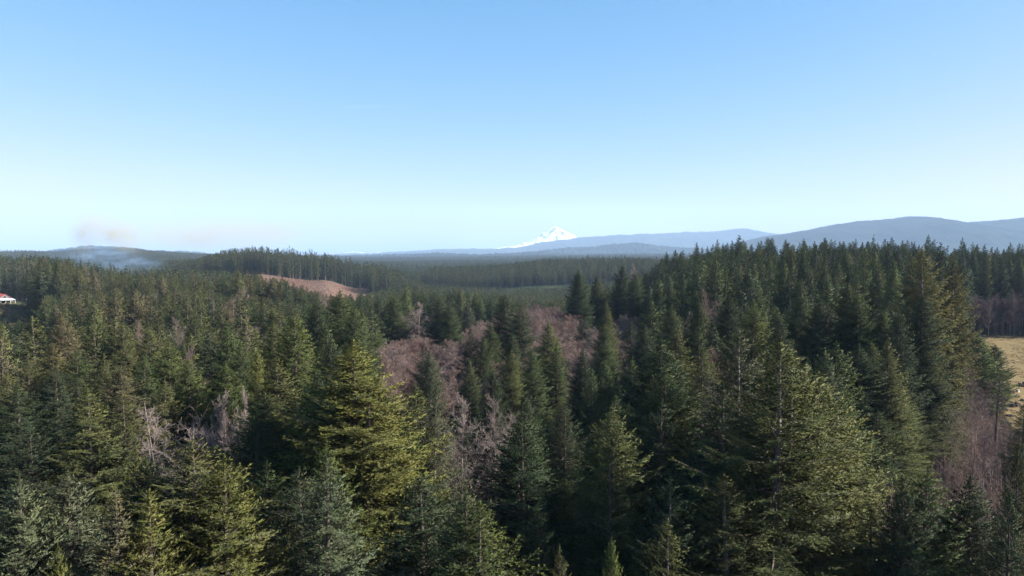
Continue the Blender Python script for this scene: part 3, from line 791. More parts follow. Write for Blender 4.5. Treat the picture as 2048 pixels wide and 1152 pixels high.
BT = {'pale': (.205, .182, .164), 'greywood': (.15, .13, .118), 'pink': (.175, .139, .121), 'purple': (.12, .095, .096), 'red': (.145, .104, .09), 'thicket': (.185, .150, .125)}
BWORD = {'pale': 'pale grey', 'greywood': 'grey', 'pink': 'pink brown', 'purple': 'purplish', 'red': 'reddish', 'thicket': 'brown'}
BHERO = [
 (345, 800, 72, 9, 'pale', 'forked', 'pale forked bare tree with a wide spreading crown above the broad fir'),
 (425, 788, 74, 6, 'pale', 'cottonwood', 'pale bare tree between the wide forked tree and the slim pale pair'),
 (484, 780, 77, 4.6, 'pale', 'cottonwood', 'slim pale bare tree, left one of a pair'),
 (512, 776, 79, 3.8, 'pale', 'forked', 'slim pale bare tree, right one of a pair'),
 (460, 820, 70, 5, 'greywood', 'cottonwood', None),
 (926, 794, 84, 7.8, 'pale', 'cottonwood', 'left one of the twin bare cottonwoods in the centre'),
 (1000, 792, 84, 6.2, 'pale', 'cottonwood', 'right one of the twin bare cottonwoods in the centre'),
 (860, 800, 90, 6.6, 'greywood', 'forked', 'grey bare tree behind the thin mossy fir'),
 (880, 862, 78, 6.0, 'purple', 'forked', None), (960, 900, 74, 5.0, 'red', 'alder2', None),
 (835, 606, 243, 13, 'pale', 'cottonwood', 'tall pale bare tree left of the broad dark fir behind the alders'),
 (500, 632, 145, 7.0, 'greywood', 'cottonwood', 'grey bare tree among the firs on the left'),
 (405, 688, 104, 5.5, 'purple', 'alder2', 'purplish bare tangle in a gap of the left hand firs'),
 (1376, 618, 152, 5.0, 'greywood', 'forked', 'thin grey bare stems in the right hand stand'),
 (1418, 580, 165, 6.6, 'pink', 'cottonwood', 'pinkish bare tree among the firs right of the alder wood'),
 (1432, 700, 122, 5.0, 'red', 'alder', None), (1262, 1108, 56, 5.6, 'red', 'alder2', 'reddish bare crown at the bottom edge right of centre'),
 (1305, 1112, 57, 5.0, 'red', 'alder', None), (1750, 930, 76, 5.0, 'thicket', 'alder2', None),
 (1957, 735, 112, 7.6, 'purple', 'cottonwood', 'tall bare tree at the top of the thicket beside the lone thin fir'),
 (1945, 790, 104, 6.0, 'thicket', 'cottonwood', None), (1420, 745, 92, 5.0, 'greywood', 'forked', None),
 (22, 715, 118, 5.0, 'pale', 'forked', None), (1266, 525, 420, 8.0, 'greywood', 'forked', 'dead grey snag standing above the far forest'),
]

trees = []     # dict(x,y,z,h,w,tone,mesh,label,kind)
def add_tree(kind, x, y, h, w, tone, mesh, label=None, rz=None):
    trees.append(dict(kind=kind, x=x, y=y, z=gz(x, y) - 0.15, h=h, w=w, tone=tone, mesh=mesh, label=label, rz=rnd.uniform(0, 6.28) if rz is None else rz))
for (px, py, d, w, tone, mesh, lab) in HERO:
    x, y, z = at(px, py, d)
    add_tree('fir', x, y, z - gz(x, y) + 0.15, w * (1.08 if px > 1730 or (740 < px < 1300 and d > 95) else 1.34 if d < 95 else 1.2), tone, mesh, lab)
for (px, py, d, w, tone, mesh, lab) in BHERO:
    x, y, z = at(px, py, d)
    add_tree('bare', x, y, z - gz(x, y) + 0.15, w, tone, mesh, lab)
NH = len(trees)
HX = np.array([t['x'] for t in trees]); HY = np.array([t['y'] for t in trees]); HW = np.array([t['w'] for t in trees])

def jitter(d0, d1, s, ext=330):
    """jittered points ahead of the camera between two distances"""
    xm = (1024 + ext) / FPX * d1
    xs_ = np.arange(-xm, xm, s); ys_ = np.arange(d0, d1, s * 0.87)
    A, Bq = np.meshgrid(xs_, ys_)
    A = A + (np.arange(len(ys_)) % 2)[:, None] * s / 2
    A = A + rng.uniform(-.42, .42, A.shape) * s; Bq = Bq + rng.uniform(-.42, .42, A.shape) * s
    A, Bq = A.ravel(), Bq.ravel()
    px = 1024 + FPX * A / np.maximum(Bq, 1)
    k = (px > -ext) & (px < 2048 + ext) & (Bq > d0) & (Bq < d1)
    return A[k], Bq[k], px[k]

def hero_clear(x, y, f=0.42):
    k = np.ones(len(x), bool)
    for hx, hy, hw in zip(HX, HY, HW):
        k &= (x - hx) ** 2 + (y - hy) ** 2 > (f * hw + 0.8) ** 2
    return k

def open_land(px, d):
    return inpoly(px, d, RIGHT_OPEN) | inpoly(px, d, REDFIELD) | inpoly(px, d, BARNFIELD) | in_alder(px, d)

tonesL = ['olive', 'olive', 'green', 'green', 'tan', 'olive', 'dark', 'blue', 'olive']
tonesR = ['green', 'dark', 'green', 'dark', 'olive', 'green', 'bright']
CAPS = [
 (0, 75, [(0, 930), (150, 930), (200, 870), (280, 940), (520, 930), (560, 900), (640, 930), (820, 960), (1030, 960), (1060, 880), (1300, 860), (1400, 820), (1720, 850), (1760, 1000), (2048, 1050)]),
 (75, 128, [(0, 800), (140, 800), (200, 760), (500, 790), (740, 800), (760, 830), (1020, 830), (1060, 780), (1130, 800), (1200, 780), (1300, 730), (1700, 740), (1900, 760), (2048, 900)]),
 (128, 200, [(0, 650), (300, 640), (600, 650), (720, 650), (740, 800), (1010, 800), (1060, 720), (1110, 780), (1200, 790), (1290, 740), (1310, 640), (1500, 600), (1900, 590), (2048, 690)]),
 (200, 335, [(0, 640), (70, 640), (90, 590), (250, 575), (400, 578), (600, 600), (700, 608), (745, 605), (760, 690), (1010, 690), (1060, 640), (1110, 640), (1130, 690), (1290, 700), (1300, 560), (1400, 510), (1500, 488), (1700, 482), (1900, 480), (2048, 486)]),
 (335, 475, [(0, 612), (60, 612), (75, 510), (120, 512), (200, 530), (250, 540), (420, 552), (460, 537), (505, 537), (535, 547), (600, 567), (650, 588), (690, 588), (730, 580), (760, 592), (800, 576), (850, 568), (930, 572), (1000, 588), (1050, 604), (1130, 600), (1280, 560), (1330, 503), (1400, 484), (1500, 476), (2048, 474)]),
 (475, 745, [(0, 500), (100, 508), (200, 522), (300, 535), (450, 540), (520, 552), (600, 575), (700, 598), (735, 584), (800, 570), (850, 560), (900, 558), (1000, 562), (1100, 578), (1160, 572), (1280, 545), (1350, 510), (1450, 492), (2048, 486)]),
 (745, 950, [(0, 505), (100, 508), (200, 524), (350, 528), (420, 508), (460, 496), (560, 489), (600, 491), (680, 507), (740, 519), (800, 539), (850, 566), (950, 572), (1100, 574), (1280, 556), (1340, 520), (1450, 500), (2048, 490)]),
 (950, 1350, [(0, 505), (100, 505), (150, 512), (250, 518), (400, 520), (600, 515), (800, 540), (840, 545), (870, 531), (1000, 529), (1060, 521), (1130, 507), (1210, 505), (1290, 514), (1400, 512), (2048, 500)]),
 (1350, 3700, [(0, 497), (110, 503), (190, 493), (260, 493), (300, 501), (400, 507), (600, 512), (640, 515), (700, 519), (780, 522), (850, 521), (900, 519), (1000, 518), (1100, 515), (1300, 512), (1400, 506), (2048, 502)])]
def cap_h(px, d, g_, j=1.0):
    """tallest a tree may stand there before it hides what the photograph shows behind it"""
    for d0, d1, ln in CAPS:
        if d0 <= d < d1:
            y_ = float(np.interp(px, [p[0] for p in ln], [p[1] for p in ln]))
            y_ += j * abs(rnd.gauss(0, 1)) * (2 + 2600 / d * (1 if d > 120 else .5)) - j * 2
            return ZC - g_ - d * (y_ - 505) / FPX
    return 99
def pick_tone(px):
    p = rnd.random()
    L = max(0, min(1, (900 - px) / 500))
    return rnd.choice(tonesL) if p < L else rnd.choice(tonesR)

# low suppressed firs between the near ones
x, y, px = jitter(58, 125, 6.0)
k = hero_clear(x, y) & ~open_land(px, y) & ~((px < 165) & (y < 72))
for xi, yi, pi in zip(x[k], y[k], px[k]):
    h = min(rnd.uniform(15, 29), cap_h(pi, yi, 0.0))
    if h < 6: continue
    add_tree('fir', xi, yi, h, rnd.uniform(5, 7.5), rnd.choice(['dark', 'dark', 'green', 'olive']), rnd.choice(['ragged', 'dense', 'slim', 'broad']))
# closed forest further out
x, y, px = jitter(125, 420, 8.2)
k = hero_clear(x, y) & ~open_land(px, y)
for xi, yi, pi in zip(x[k], y[k], px[k]):
    if pi < 75 and yi < 335 and yi > 170: h = rnd.uniform(14, 20)
    elif 600 < pi < 1060 and yi > 180: h = rnd.gauss(29, 2.6)
    elif pi > 1280: h = rnd.gauss(33.5, 4.0)
    else: h = rnd.gauss(31.5, 4.0)
    h = min(h, cap_h(pi, yi, gz(xi, yi)))
    if h < 8: continue
    add_tree('fir', xi, yi, max(10, h), rnd.uniform(6.8, 9.6) * (0.8 if h < 22 else 1), pick_tone(pi),
             rnd.choice(['mid_broad', 'mid_slim', 'mid_ragged', 'mid_dense', 'mid_broad']))
# alder wood
x, y, px = jitter(125, 330, 4.4)
k = hero_clear(x, y, 0.25) & in_alder(px, y)
for xi, yi, pi in zip(x[k], y[k], px[k]):
    add_tree('bare', xi, yi, rnd.uniform(13.5, 20), rnd.uniform(4.8, 7.5), rnd.choice(['pink', 'pink', 'pink', 'red', 'greywood']), rnd.choice(['alder', 'alder2']))
# bare trees behind the straw field, and the belt of conifers starts behind them
x, y, px = jitter(322, 352, 5.0, 500)
k = (px > 1925) & (px < 2450) & (y > 322)
for xi, yi, pi in zip(x[k], y[k], px[k]):
    add_tree('bare', xi, yi + 10, rnd.uniform(17, 23), rnd.uniform(6, 8), 'purple', rnd.choice(['alder', 'alder2', 'cottonwood']))
# thicket of bare saplings in the lower right, and the scrubby bank above it
x, y, px = jitter(64, 185, 1.9, 250)
THK = [(1755, 62), (1745, 98), (1850, 114), (1925, 128), (1925, 240), (1975, 245), (2000, 195), (2035, 172), (2600, 160), (2600, 56), (1800, 56)]
k = inpoly(px, y, THK) & hero_clear(x, y, 0.2)
for xi, yi, pi in zip(x[k], y[k], px[k]):
    if rnd.random() < 0.1 * (1 if yi < 150 else 2): continue
    h = rnd.uniform(6, 12.5) if yi < 135 else rnd.uniform(4, 9)
    if pi > 1985: h = max(2.5, min(h, ZC - yi * (860 - 505) / FPX))
    add_tree('bare', xi, yi, h, rnd.uniform(1.8, 3.0), rnd.choice(['thicket', 'thicket', 'purple', 'greywood']), rnd.choice(['sapling', 'sapling2']))
# a few bare trees scattered among the firs
for _ in range(26):
    d = rnd.uniform(130, 330); pi = rnd.uniform(150, 1850)
    xi = (pi - 1024) / FPX * d
    if 720 < pi < 1310: continue
    add_tree('bare', xi, d, rnd.uniform(26, 32), rnd.uniform(5, 7), rnd.choice(['greywood', 'pink', 'greywood']), rnd.choice(['cottonwood', 'forked']))

# ------------------------------------------------------------------ which trees show largest
RW, RH = 1024, 576
idb = np.full((RH, RW), -1, np.int32)
order = sorted(range(len(trees)), key=lambda i: -trees[i]['y'])
for i in order:
    t = trees[i]
    tx, ty = topix(t['x'], t['y'], t['z'] + t['h']); bx, by = topix(t['x'], t['y'], t['z'] + t['h'] * (0.3 if t['kind'] == 'fir' else 0.25))
    t['tip'] = (tx, ty)
    tx, ty, by = tx / 2, ty / 2, by / 2
    hw = t['w'] / 2 * FPX / t['y'] / 2
    y0, y1 = max(0, int(ty)), min(RH, int(by) + 1)
    for yy in range(y0, y1):
        u = min(1.0, max(0.0, (yy - ty) / max(1, by - ty)))
        wv_ = hw * (u ** 0.75) if t['kind'] == 'fir' else hw * math.sin(math.pi * min(1, 0.15 + 0.75 * u))
        a0, a1 = max(0, int(tx - wv_)), min(RW, int(tx + wv_) + 1)
        if a1 > a0: idb[yy, a0:a1] = i
cnt = np.bincount(idb[idb >= 0].ravel(), minlength=len(trees))
for i, t in enumerate(trees): t['vis'] = int(cnt[i])
for kd, lim in (('fir', 292), ('bare', 285)):
    ids = [i for i, t in enumerate(trees) if t['kind'] == kd]
    ids.sort(key=lambda i: (-(trees[i]['label'] is not None), -trees[i]['vis']))
    for r, i in enumerate(ids): trees[i]['single'] = r < lim and (trees[i]['vis'] > 14 or trees[i]['label'] is not None)

# ------------------------------------------------------------------ labels for the trees built singly
ORD = ['nearest', 'second', 'third', 'fourth', 'fifth', 'sixth', 'seventh', 'eighth', 'ninth', 'tenth', 'eleventh', 'twelfth',
       'thirteenth', 'fourteenth', 'fifteenth', 'sixteenth', 'seventeenth', 'eighteenth', 'nineteenth', 'twentieth'] + ['%dth' % k for k in range(21, 90)]
DIRS = ['right', 'upper right', 'above', 'upper left', 'left', 'lower left', 'below', 'lower right']
SHORT = {
 'pale blue green fir at the lower left corner with a broad dense crown': 'the pale fir in the lower left corner',
 'open olive fir above the dark gap on the left': 'the open olive fir over the dark gap',
 'pale tan green fir with a tall even cone on the left': 'the even tan coned fir',
 'bright green fir with a wide shaggy crown on the left': 'the shaggy bright green fir',
 'very broad fir in front of the pale bare trees': 'the very broad fir',
 'pale forked bare tree with a wide spreading crown above the broad fir': 'the wide pale forked tree',
 'rounded olive fir left of the great yellow green fir': 'the rounded olive fir',
 'fresh green fir with its trunk showing, left of the big dark stand': 'the fresh green fir with visible trunk',
 'great yellow green fir, the largest crown left of centre': 'the great yellow green fir',
 'dark green fir at the left end of the alder wood': 'the dark fir at the alder wood end',
 'broad dark fir behind the pink brown alder wood beside a pale bare tree': 'the broad dark fir behind the alders',
 'left one of the twin bare cottonwoods in the centre': 'the left twin cottonwood',
 'right one of the twin bare cottonwoods in the centre': 'the right twin cottonwood',
 'dense dark blue green fir with a rounded top at the bottom centre': 'the dense dark bottom fir',
 'dark fir with layered boughs rising between two parts of the alder wood': 'the layered dark fir',
 'tall fresh green fir at the near edge of the alder wood': 'the tall fresh green fir',
 'lone small fir standing inside the pink brown alder wood': 'the lone fir in the alder wood',
 'olive fir with a sunlit pointed top standing out of the shade right of centre': 'the sunlit pointed olive fir',
 'wide dark fir in the middle of the right hand stand': 'the wide dark fir',
 'pinkish bare tree among the firs right of the alder wood': 'the pinkish bare tree',
 'great olive fir with its pale trunk showing through the crown': 'the great fir with pale trunk',
 'tall pointed fir standing above the skyline of the right hand forest': 'the tall skyline fir',
 'tall fir with a long even right flank in the right hand stand': 'the long flanked fir',
 'tallest golden green fir near the field': 'the tallest golden fir',
 'rounded olive fir just right of the great firs': 'the olive fir beside the great firs',
 'fir with a green crown in front of the bare thicket': 'the green fir before the thicket',
 'lone thin fir with a small top and bare stem at the field edge': 'the lone thin field fir',
 'low bushy green fir at the corner of the straw field': 'the low bushy fir',
 'leftmost of the dark firs standing behind the alder wood': 'the first dark fir behind the alders',
}
marks = [t for t in trees if t.get('label') in SHORT]
singles = [t for t in trees if t['single']]
SX = np.array([t['tip'][0] for t in singles]); SY = np.array([t['tip'][1] for t in singles])
SK = np.array([t['kind'] == 'fir' for t in singles])
for i, t in enumerate(singles):
    if t['label']: continue
    best = None
    for mk in sorted(marks, key=lambda m_: (m_['tip'][0] - t['tip'][0]) ** 2 + (m_['tip'][1] - t['tip'][1]) ** 2)[:3]:
        dx, dy = t['tip'][0] - mk['tip'][0], -(t['tip'][1] - mk['tip'][1])
        sec = int(((math.atan2(dy, dx) + math.pi / 8) % (2 * math.pi)) // (math.pi / 4))
        DX, DY = SX - mk['tip'][0], -(SY - mk['tip'][1])
        sc_ = (((np.arctan2(DY, DX) + math.pi / 8) % (2 * math.pi)) // (math.pi / 4)).astype(int)
        same = (sc_ == sec) & (SK == SK[i])
        rk = int((np.hypot(DX, DY)[same] < math.hypot(dx, dy) - 1e-9).sum())
        if best is None or rk < best[0]: best = (rk, sec, mk)
    rk, sec, mk = best
    where = {'above': 'above', 'below': 'below', 'left': 'left of', 'right': 'right of'}.get(DIRS[sec], '%s of' % DIRS[sec])
    if t['kind'] == 'fir':
        what = '%s fir' % TWORD[t['tone']]
    else:
        what = '%s bare %s' % (BWORD[t['tone']], 'sapling' if 'sapling' in t['mesh'] else ('alder' if 'alder' in t['mesh'] else 'tree'))
    t['label'] = '%s, %s one %s %s' % (what, ORD[rk], where, SHORT[mk['label']])
    if len(t['label'].split()) > 16: t['label'] = t['label'].replace(' one ', ' ', 1)
    if len(t['label'].split()) > 16: t['label'] = t['label'].split(' ', 1)[1]

def zone_group(t):
    px = t['tip'][0]
    if t['kind'] == 'fir':
        return 'firs of the near forest'
    if 'sapling' in t['mesh']: return 'bare saplings of the thicket'
    if t['tone'] == 'purple' and t['y'] > 300: return 'bare trees behind the straw field'
    if 'alder' in t['mesh']: return 'bare alders of the alder wood'
    return 'bare trees among the firs'

for t in singles:
    if t['mesh'] in ('broad', 'dense') and rnd.random() < 0.5: t['mesh'] += '2'
    P_ = PROTO[t['mesh']] if t['kind'] == 'fir' else BARE[t['mesh']]
    sx = t['w'] / (2 * P_['R']); sz = t['h'] / P_['H']
    if t['kind'] == 'fir':
        root = empty('fir_tree', (t['x'], t['y'], t['z']), t['rz'], (sx, sx * rnd.uniform(.9, 1.1), sz))
        root.rotation_euler = (rnd.gauss(0, .014), rnd.gauss(0, .014), t['rz'])
        tag(root, t['label'], 'fir tree', zone_group(t))
        c0 = TONE[t['tone']]; j = rnd.uniform(0.78, 1.2) * (0.85 if t['vis'] > 9000 else 1); jg = rnd.uniform(0.94, 1.06)
        o = obj('crown', P_['crown'], root); o['tint'] = [c0[0] * j, c0[1] * j * jg, c0[2] * j]
        obj('trunk', P_['trunk'], root)
        obj('limbs', P_['limbs'], root)['kind'] = 'stuff'
    else:
        nm = 'bare_sapling' if 'sapling' in t['mesh'] else ('alder_tree' if 'alder' in t['mesh'] else 'bare_tree')
        root = empty(nm, (t['x'], t['y'], t['z']), t['rz'], (sx, sx, sz))
        tag(root, t['label'], 'sapling' if nm == 'bare_sapling' else 'bare tree', zone_group(t))
        c0 = BT[t['tone']]; j = rnd.uniform(0.85, 1.15)
        for nm2 in ('crown', 'trunk'):
            o = obj(nm2, P_[nm2], root); o['tint'] = [c0[0] * j, c0[1] * j, c0[2] * j]

# ------------------------------------------------------------------ the rest of the woods: one object each, scattered copies
LIB = bpy.data.collections.new('tree_shapes')      # not linked to the scene
def join_np(name, items):
    """items: (verts, faces(3|4), material, age)"""
    me_ = bpy.data.meshes.new(name)
    nv = 0; V, LV, LS, MI, AG = [], [], [], [], []
    ls = 0
    for k_, (v_, f_, mt, ag) in enumerate(items):
        V.append(v_); LV.append((f_ + nv).ravel()); LS.append(ls + np.arange(len(f_)) * f_.shape[1]); ls += f_.size
        MI.append(np.full(len(f_), k_)); AG.append(ag if ag is not None else np.full(len(v_), .5)); nv += len(v_)
        me_.materials.append(mt)
    V = np.concatenate(V).astype(np.float32); LV = np.concatenate(LV).astype(np.int32); LS = np.concatenate(LS).astype(np.int32)
    me_.vertices.add(len(V)); me_.vertices.foreach_set('co', V.ravel())
    me_.loops.add(len(LV)); me_.loops.foreach_set('vertex_index', LV)
    me_.polygons.add(len(LS)); me_.polygons.foreach_set('loop_start', LS)
    me_.polygons.foreach_set('material_index', np.concatenate(MI).astype(np.int32))
    a = me_.attributes.new('age', 'FLOAT', 'POINT'); a.data.foreach_set('value', np.concatenate(AG).astype(np.float32))
    me_.update(calc_edges=True)
    o = bpy.data.objects.new(name, me_); LIB.objects.link(o)
    return o

def lib_conifer(name, seed, H, R, base, limbs=True, **kw):
    (v, f, age), (lv, lf) = conifer(seed, H=H, R=R, base=base, **kw)
    tv, tf = trunk_np(seed + 100, H, 0.011 * H + 0.05, sides=6, secs=7)
    it = [(v, f, M_NEEDLE, age), (tv, tf, M_BARK, None)]
    if limbs: it.append((lv, lf, M_LIMB, None))
    return join_np(name, it)
def lib_bare(name, seed, H, spread, **kw):
    (tv, tf), (v, f) = bare(seed, H=H, spread=spread, **kw)
    return join_np(name, [(tv, tf, M_TWIG, None), (v, f, M_TWIG, None)])

def scatter(name, shapes, items, label, cat=None):
    """items: list of (x,y,z, sxy, sz, rz, tint, shape index)"""
    P3 = np.array([(i[0], i[1], i[2]) for i in items], np.float32)
    me_ = bpy.data.meshes.new(name)
    me_.vertices.add(len(P3)); me_.vertices.foreach_set('co', P3.ravel())
    def at_(nm, typ, key, arr):
        a = me_.attributes.new(nm, typ, 'POINT'); a.data.foreach_set(key, np.asarray(arr).ravel())
    at_('scl', 'FLOAT_VECTOR', 'vector', np.array([(i[3], i[3], i[4]) for i in items], np.float32))
    at_('rot', 'FLOAT_VECTOR', 'vector', np.array([(0, 0, i[5]) for i in items], np.float32))
    at_('tint', 'FLOAT_VECTOR', 'vector', np.array([i[6] for i in items], np.float32))
    at_('pick', 'INT', 'value', np.array([i[7] for i in items], np.int32))
    me_.update()
    o = obj(name, me_)
    tag(o, label, cat, kind='stuff')
    ng = bpy.data.node_groups.new(name + '_scatter', 'GeometryNodeTree')
    ng.interface.new_socket('Geometry', in_out='INPUT', socket_type='NodeSocketGeometry')
    ng.interface.new_socket('Geometry', in_out='OUTPUT', socket_type='NodeSocketGeometry')
    N, Lk = ng.nodes, ng.links
    gi = N.new('NodeGroupInput'); go = N.new('NodeGroupOutput')
    def named(nm, dt):
        q = N.new('GeometryNodeInputNamedAttribute'); q.data_type = dt; q.inputs['Name'].default_value = nm
        return q.outputs['Attribute']
    join = N.new('GeometryNodeJoinGeometry')
    pk = named('pick', 'INT')
    for k_, s_ in enumerate(shapes):
        oi = N.new('GeometryNodeObjectInfo'); oi.transform_space = 'ORIGINAL'; oi.inputs['As Instance'].default_value = True
        oi.inputs['Object'].default_value = s_
        cmp = N.new('FunctionNodeCompare'); cmp.data_type = 'INT'; cmp.operation = 'EQUAL'
        ins_ = [s for s in cmp.inputs if s.enabled]
        Lk.new(pk, ins_[0]); ins_[1].default_value = k_
        ip = N.new('GeometryNodeInstanceOnPoints')
        Lk.new(gi.outputs[0], ip.inputs['Points']); Lk.new(cmp.outputs[0], ip.inputs['Selection'])
        Lk.new(oi.outputs['Geometry'], ip.inputs['Instance'])
        Lk.new(named('rot', 'FLOAT_VECTOR'), ip.inputs['Rotation']); Lk.new(named('scl', 'FLOAT_VECTOR'), ip.inputs['Scale'])
        Lk.new(ip.outputs[0], join.inputs[0])
    Lk.new(join.outputs[0], go.inputs[0])
    md = o.modifiers.new('scatter', 'NODES'); md.node_group = ng
    return o

L_mid = [lib_conifer('shape_a', 51, 33, 3.8, .28, whorl=0.6, nper=6, **mid_kw), lib_conifer('shape_b', 52, 34, 2.9, .3, whorl=0.55, nper=6, shape=.75, **mid_kw),
         lib_conifer('shape_c', 53, 34, 3.3, .28, whorl=0.75, nper=6, gap=.15, irregular=.3, shape=.7, **mid_kw), lib_conifer('shape_d', 54, 32, 3.5, .22, whorl=0.55, nper=7, shape=.65, **mid_kw)]
far_kw = dict(bl_step=0.45, sp_step=0.33, sp_len=0.95, sp_w=0.45, limbs=False)
L_far = [lib_conifer('far_a', 61, 32, 3.6, .14, whorl=1.3, nper=4, **far_kw), lib_conifer('far_b', 62, 34, 3.0, .17, whorl=1.3, nper=4, shape=.75, **far_kw),
         lib_conifer('far_c', 63, 30, 3.8, .15, whorl=1.2, nper=4, shape=.65, irregular=.3, **far_kw)]
L_bare = [lib_bare('bare_a', 71, 18, 3.0, first=.35, n1=24, n2=6, n3=7, n4=6, asc=38, tw=.013), lib_bare('bare_b', 72, 17, 2.8, first=.3, n1=14, n2=6, n3=7, n4=6, asc=40, stems=2, tw=.013),
          lib_bare('bare_c', 73, 10, 1.0, first=.25, n1=14, n2=4, n3=4, n4=3, asc=60, r0=.06, tw=.009)]
SH = [(33, 3.8), (34, 2.9), (34, 3.3), (32, 3.5)]
SF = [(32, 3.6), (34, 3.0), (30, 3.8)]
SB = [(18, 3.0), (17, 2.8), (10, 1.0)]

def tinted(c0):
    j = rnd.uniform(0.7, 1.25); jr = rnd.uniform(0.92, 1.1)
    return (c0[0] * j * jr, c0[1] * j, c0[2] * j)
mid_items, bare_items = [], []
for t in trees:
    if t['single']: continue
    if t['kind'] == 'fir':
        k_ = rnd.randrange(4)
        mid_items.append((t['x'], t['y'], t['z'], t['w'] / 2 / SH[k_][1], t['h'] / SH[k_][0], t['rz'], tinted(TONE[t['tone']]), k_))
    else:
        k_ = 2 if 'sapling' in t['mesh'] else rnd.randrange(2)
        bare_items.append((t['x'], t['y'], t['z'], t['w'] / 2 / SB[k_][1], t['h'] / SB[k_][0], t['rz'], tinted(BT[t['tone']]), k_))
scatter('middle_forest', L_mid, mid_items, 'closed fir forest filling the middle distance behind the near trees')
scatter('bare_woods', L_bare, bare_items, 'bare alders and saplings too many to count between the firs')

far_items = []
def far_band(d0, d1, s, hm, keep=None):
    x, y, px = jitter(d0, d1, s, 200)
    k = ~(inpoly(px, y, REDFIELD) | inpoly(px, y, BARNFIELD))
    x, y, px = x[k], y[k], px[k]
    z = ground(x, y)
    if d0 > 900:
        patch = fbm(x / 260 + 5, y / 420, 3)
        kk = patch < 0.74
        x, y, px, z = x[kk], y[kk], px[kk], z[kk]
    stand = fbm(x / 150 + 3, y / 150 + 8, 3)
    for xi, yi, zi, pi, st_ in zip(x, y, z, px, stand):
        h = rnd.gauss(hm, 2.6) * (0.72 if st_ < 0.42 else 1.0) * (0.95 if 500 < pi < 760 else 1)
        h = min(h, cap_h(pi, yi, zi, 0.5)) - abs(rnd.gauss(0, 2.2))
        if h < (7 if d0 > 900 else 3): continue
        k_ = rnd.randrange(3)
        far_items.append((xi, yi, zi - .3, rnd.uniform(3.0, 4.1) * s / 7.6 / SF[k_][1], h / SF[k_][0], rnd.uniform(0, 6.28), tinted(TONE[rnd.choice(['green', 'olive', 'green', 'olive'] if st_ < 0.45 else ['green', 'dark', 'dark', 'dark', 'olive'])]), k_))
far_band(420, 900, 7.6, 31)
far_band(900, 1500, 8.5, 30)
far_band(1500, 3600, 13.0, 27)
far_band(3600, 6200, 19.0, 25)
scatter('far_forest', L_far, far_items, 'dense dark conifer forest covering the far slopes and the valley')
print('TREES', len(trees), 'singles', len(singles), 'mid', len(mid_items), 'bare', len(bare_items), 'far', len(far_items), 'proto tris', {k: v['nt'] for k, v in PROTO.items()})

# ------------------------------------------------------------------ ground cover: brush under the trees
def bush(seed, n=420, R=1.2, H=1.4):
    g = np.random.default_rng(seed)
    a = g.random(n) * 6.28; r_ = R * g.random(n) ** .5; z = H * g.random(n) * np.clip(1.2 - (r_ / R) ** 2, .2, 1)
    p = np.stack([np.cos(a) * r_, np.sin(a) * r_, z], 1)
    d_ = nrm(g.normal(size=(n, 3)) + np.array([0, 0, .5])); w_ = nrm(np.cross(d_, g.normal(size=(n, 3)))) * .06
    v_ = np.stack([p - w_, p + w_, p + d_ * .3], 1).reshape(-1, 3)
    return v_, np.arange(len(v_)).reshape(-1, 3)
L_bush = []
for s_ in (81, 82):
    v_, f_ = bush(s_); L_bush.append(join_np('bush_%d' % s_, [(v_, f_, M_NEEDLE, None)]))
x, y, px = jitter(60, 260, 3.0, 200)
k = ~inpoly(px, y, FIELD); x, y = x[k], y[k]; z = ground(x, y)
cols = [(.05, .06, .02), (.09, .065, .04), (.12, .085, .055), (.035, .05, .02)]
scatter('undergrowth', L_bush, [(a_, b_, c_ - .1, rnd.uniform(.7, 1.5), rnd.uniform(.5, 1.3), rnd.uniform(0, 6), tinted(rnd.choice(cols)), rnd.randrange(2)) for a_, b_, c_ in zip(x, y, z)],
        'brown and green brush on the forest floor')
x, y, px = jitter(318, 425, 2.4, 250)
k = inpoly(px, y, BARNFIELD); x, y = x[k], y[k]; z = ground(x, y)
scatter('brush', L_bush, [(a_, b_, c_ - .1, rnd.uniform(.7, 1.3), rnd.uniform(.6, 1.9), rnd.uniform(0, 6), tinted(rnd.choice([(.20, .15, .09), (.14, .115, .06), (.10, .105, .04)])), rnd.randrange(2)) for a_, b_, c_ in zip(x, y, z)],
        'tan brush on the bank below the barn')
x, y, px = jitter(450, 840, 5.0, 50)
k = inpoly(px, y, REDFIELD) & (fbm(x / 40, y / 60, 3) > 0.47); x, y = x[k], y[k]; z = ground(x, y)
scatter('slash', L_bush, [(a_, b_, c_ - .1, rnd.uniform(.3, .9), rnd.uniform(.2, .6), rnd.uniform(0, 6), tinted(rnd.choice([(.15, .10, .08), (.11, .08, .062), (.22, .17, .13)])), rnd.randrange(2)) for a_, b_, c_ in zip(x, y, z)],
        'logging slash and low brush on the bare reddish slope')
# dry grass on the straw field
def tuft(seed, n=60):
    g = np.random.default_rng(seed)
    a = g.random(n) * 6.28; r_ = .5 * g.random(n) ** .5
    p = np.stack([np.cos(a) * r_, np.sin(a) * r_, 0 * a], 1); d_ = g.normal(size=(n, 3)) * .4; d_[:, 2] = 1; d_ = nrm(d_) * g.uniform(.12, .4, n)[:, None]
    w_ = nrm(np.cross(d_, g.normal(size=(n, 3)))) * .02
    v_ = np.stack([p - w_, p + w_, p + d_], 1).reshape(-1, 3)
    return v_, np.arange(len(v_)).reshape(-1, 3)
v_, f_ = tuft(91); L_t = [join_np('tuft', [(v_, f_, M_NEEDLE, None)])]
x, y, px = jitter(125, 336, 1.7, 120)
k = inpoly(px, y, FIELD); x, y = x[k], y[k]; z = ground(x, y)
gk = fbm(x / 9, y / 9, 3) > 0.45; x, y, z = x[gk], y[gk], z[gk]
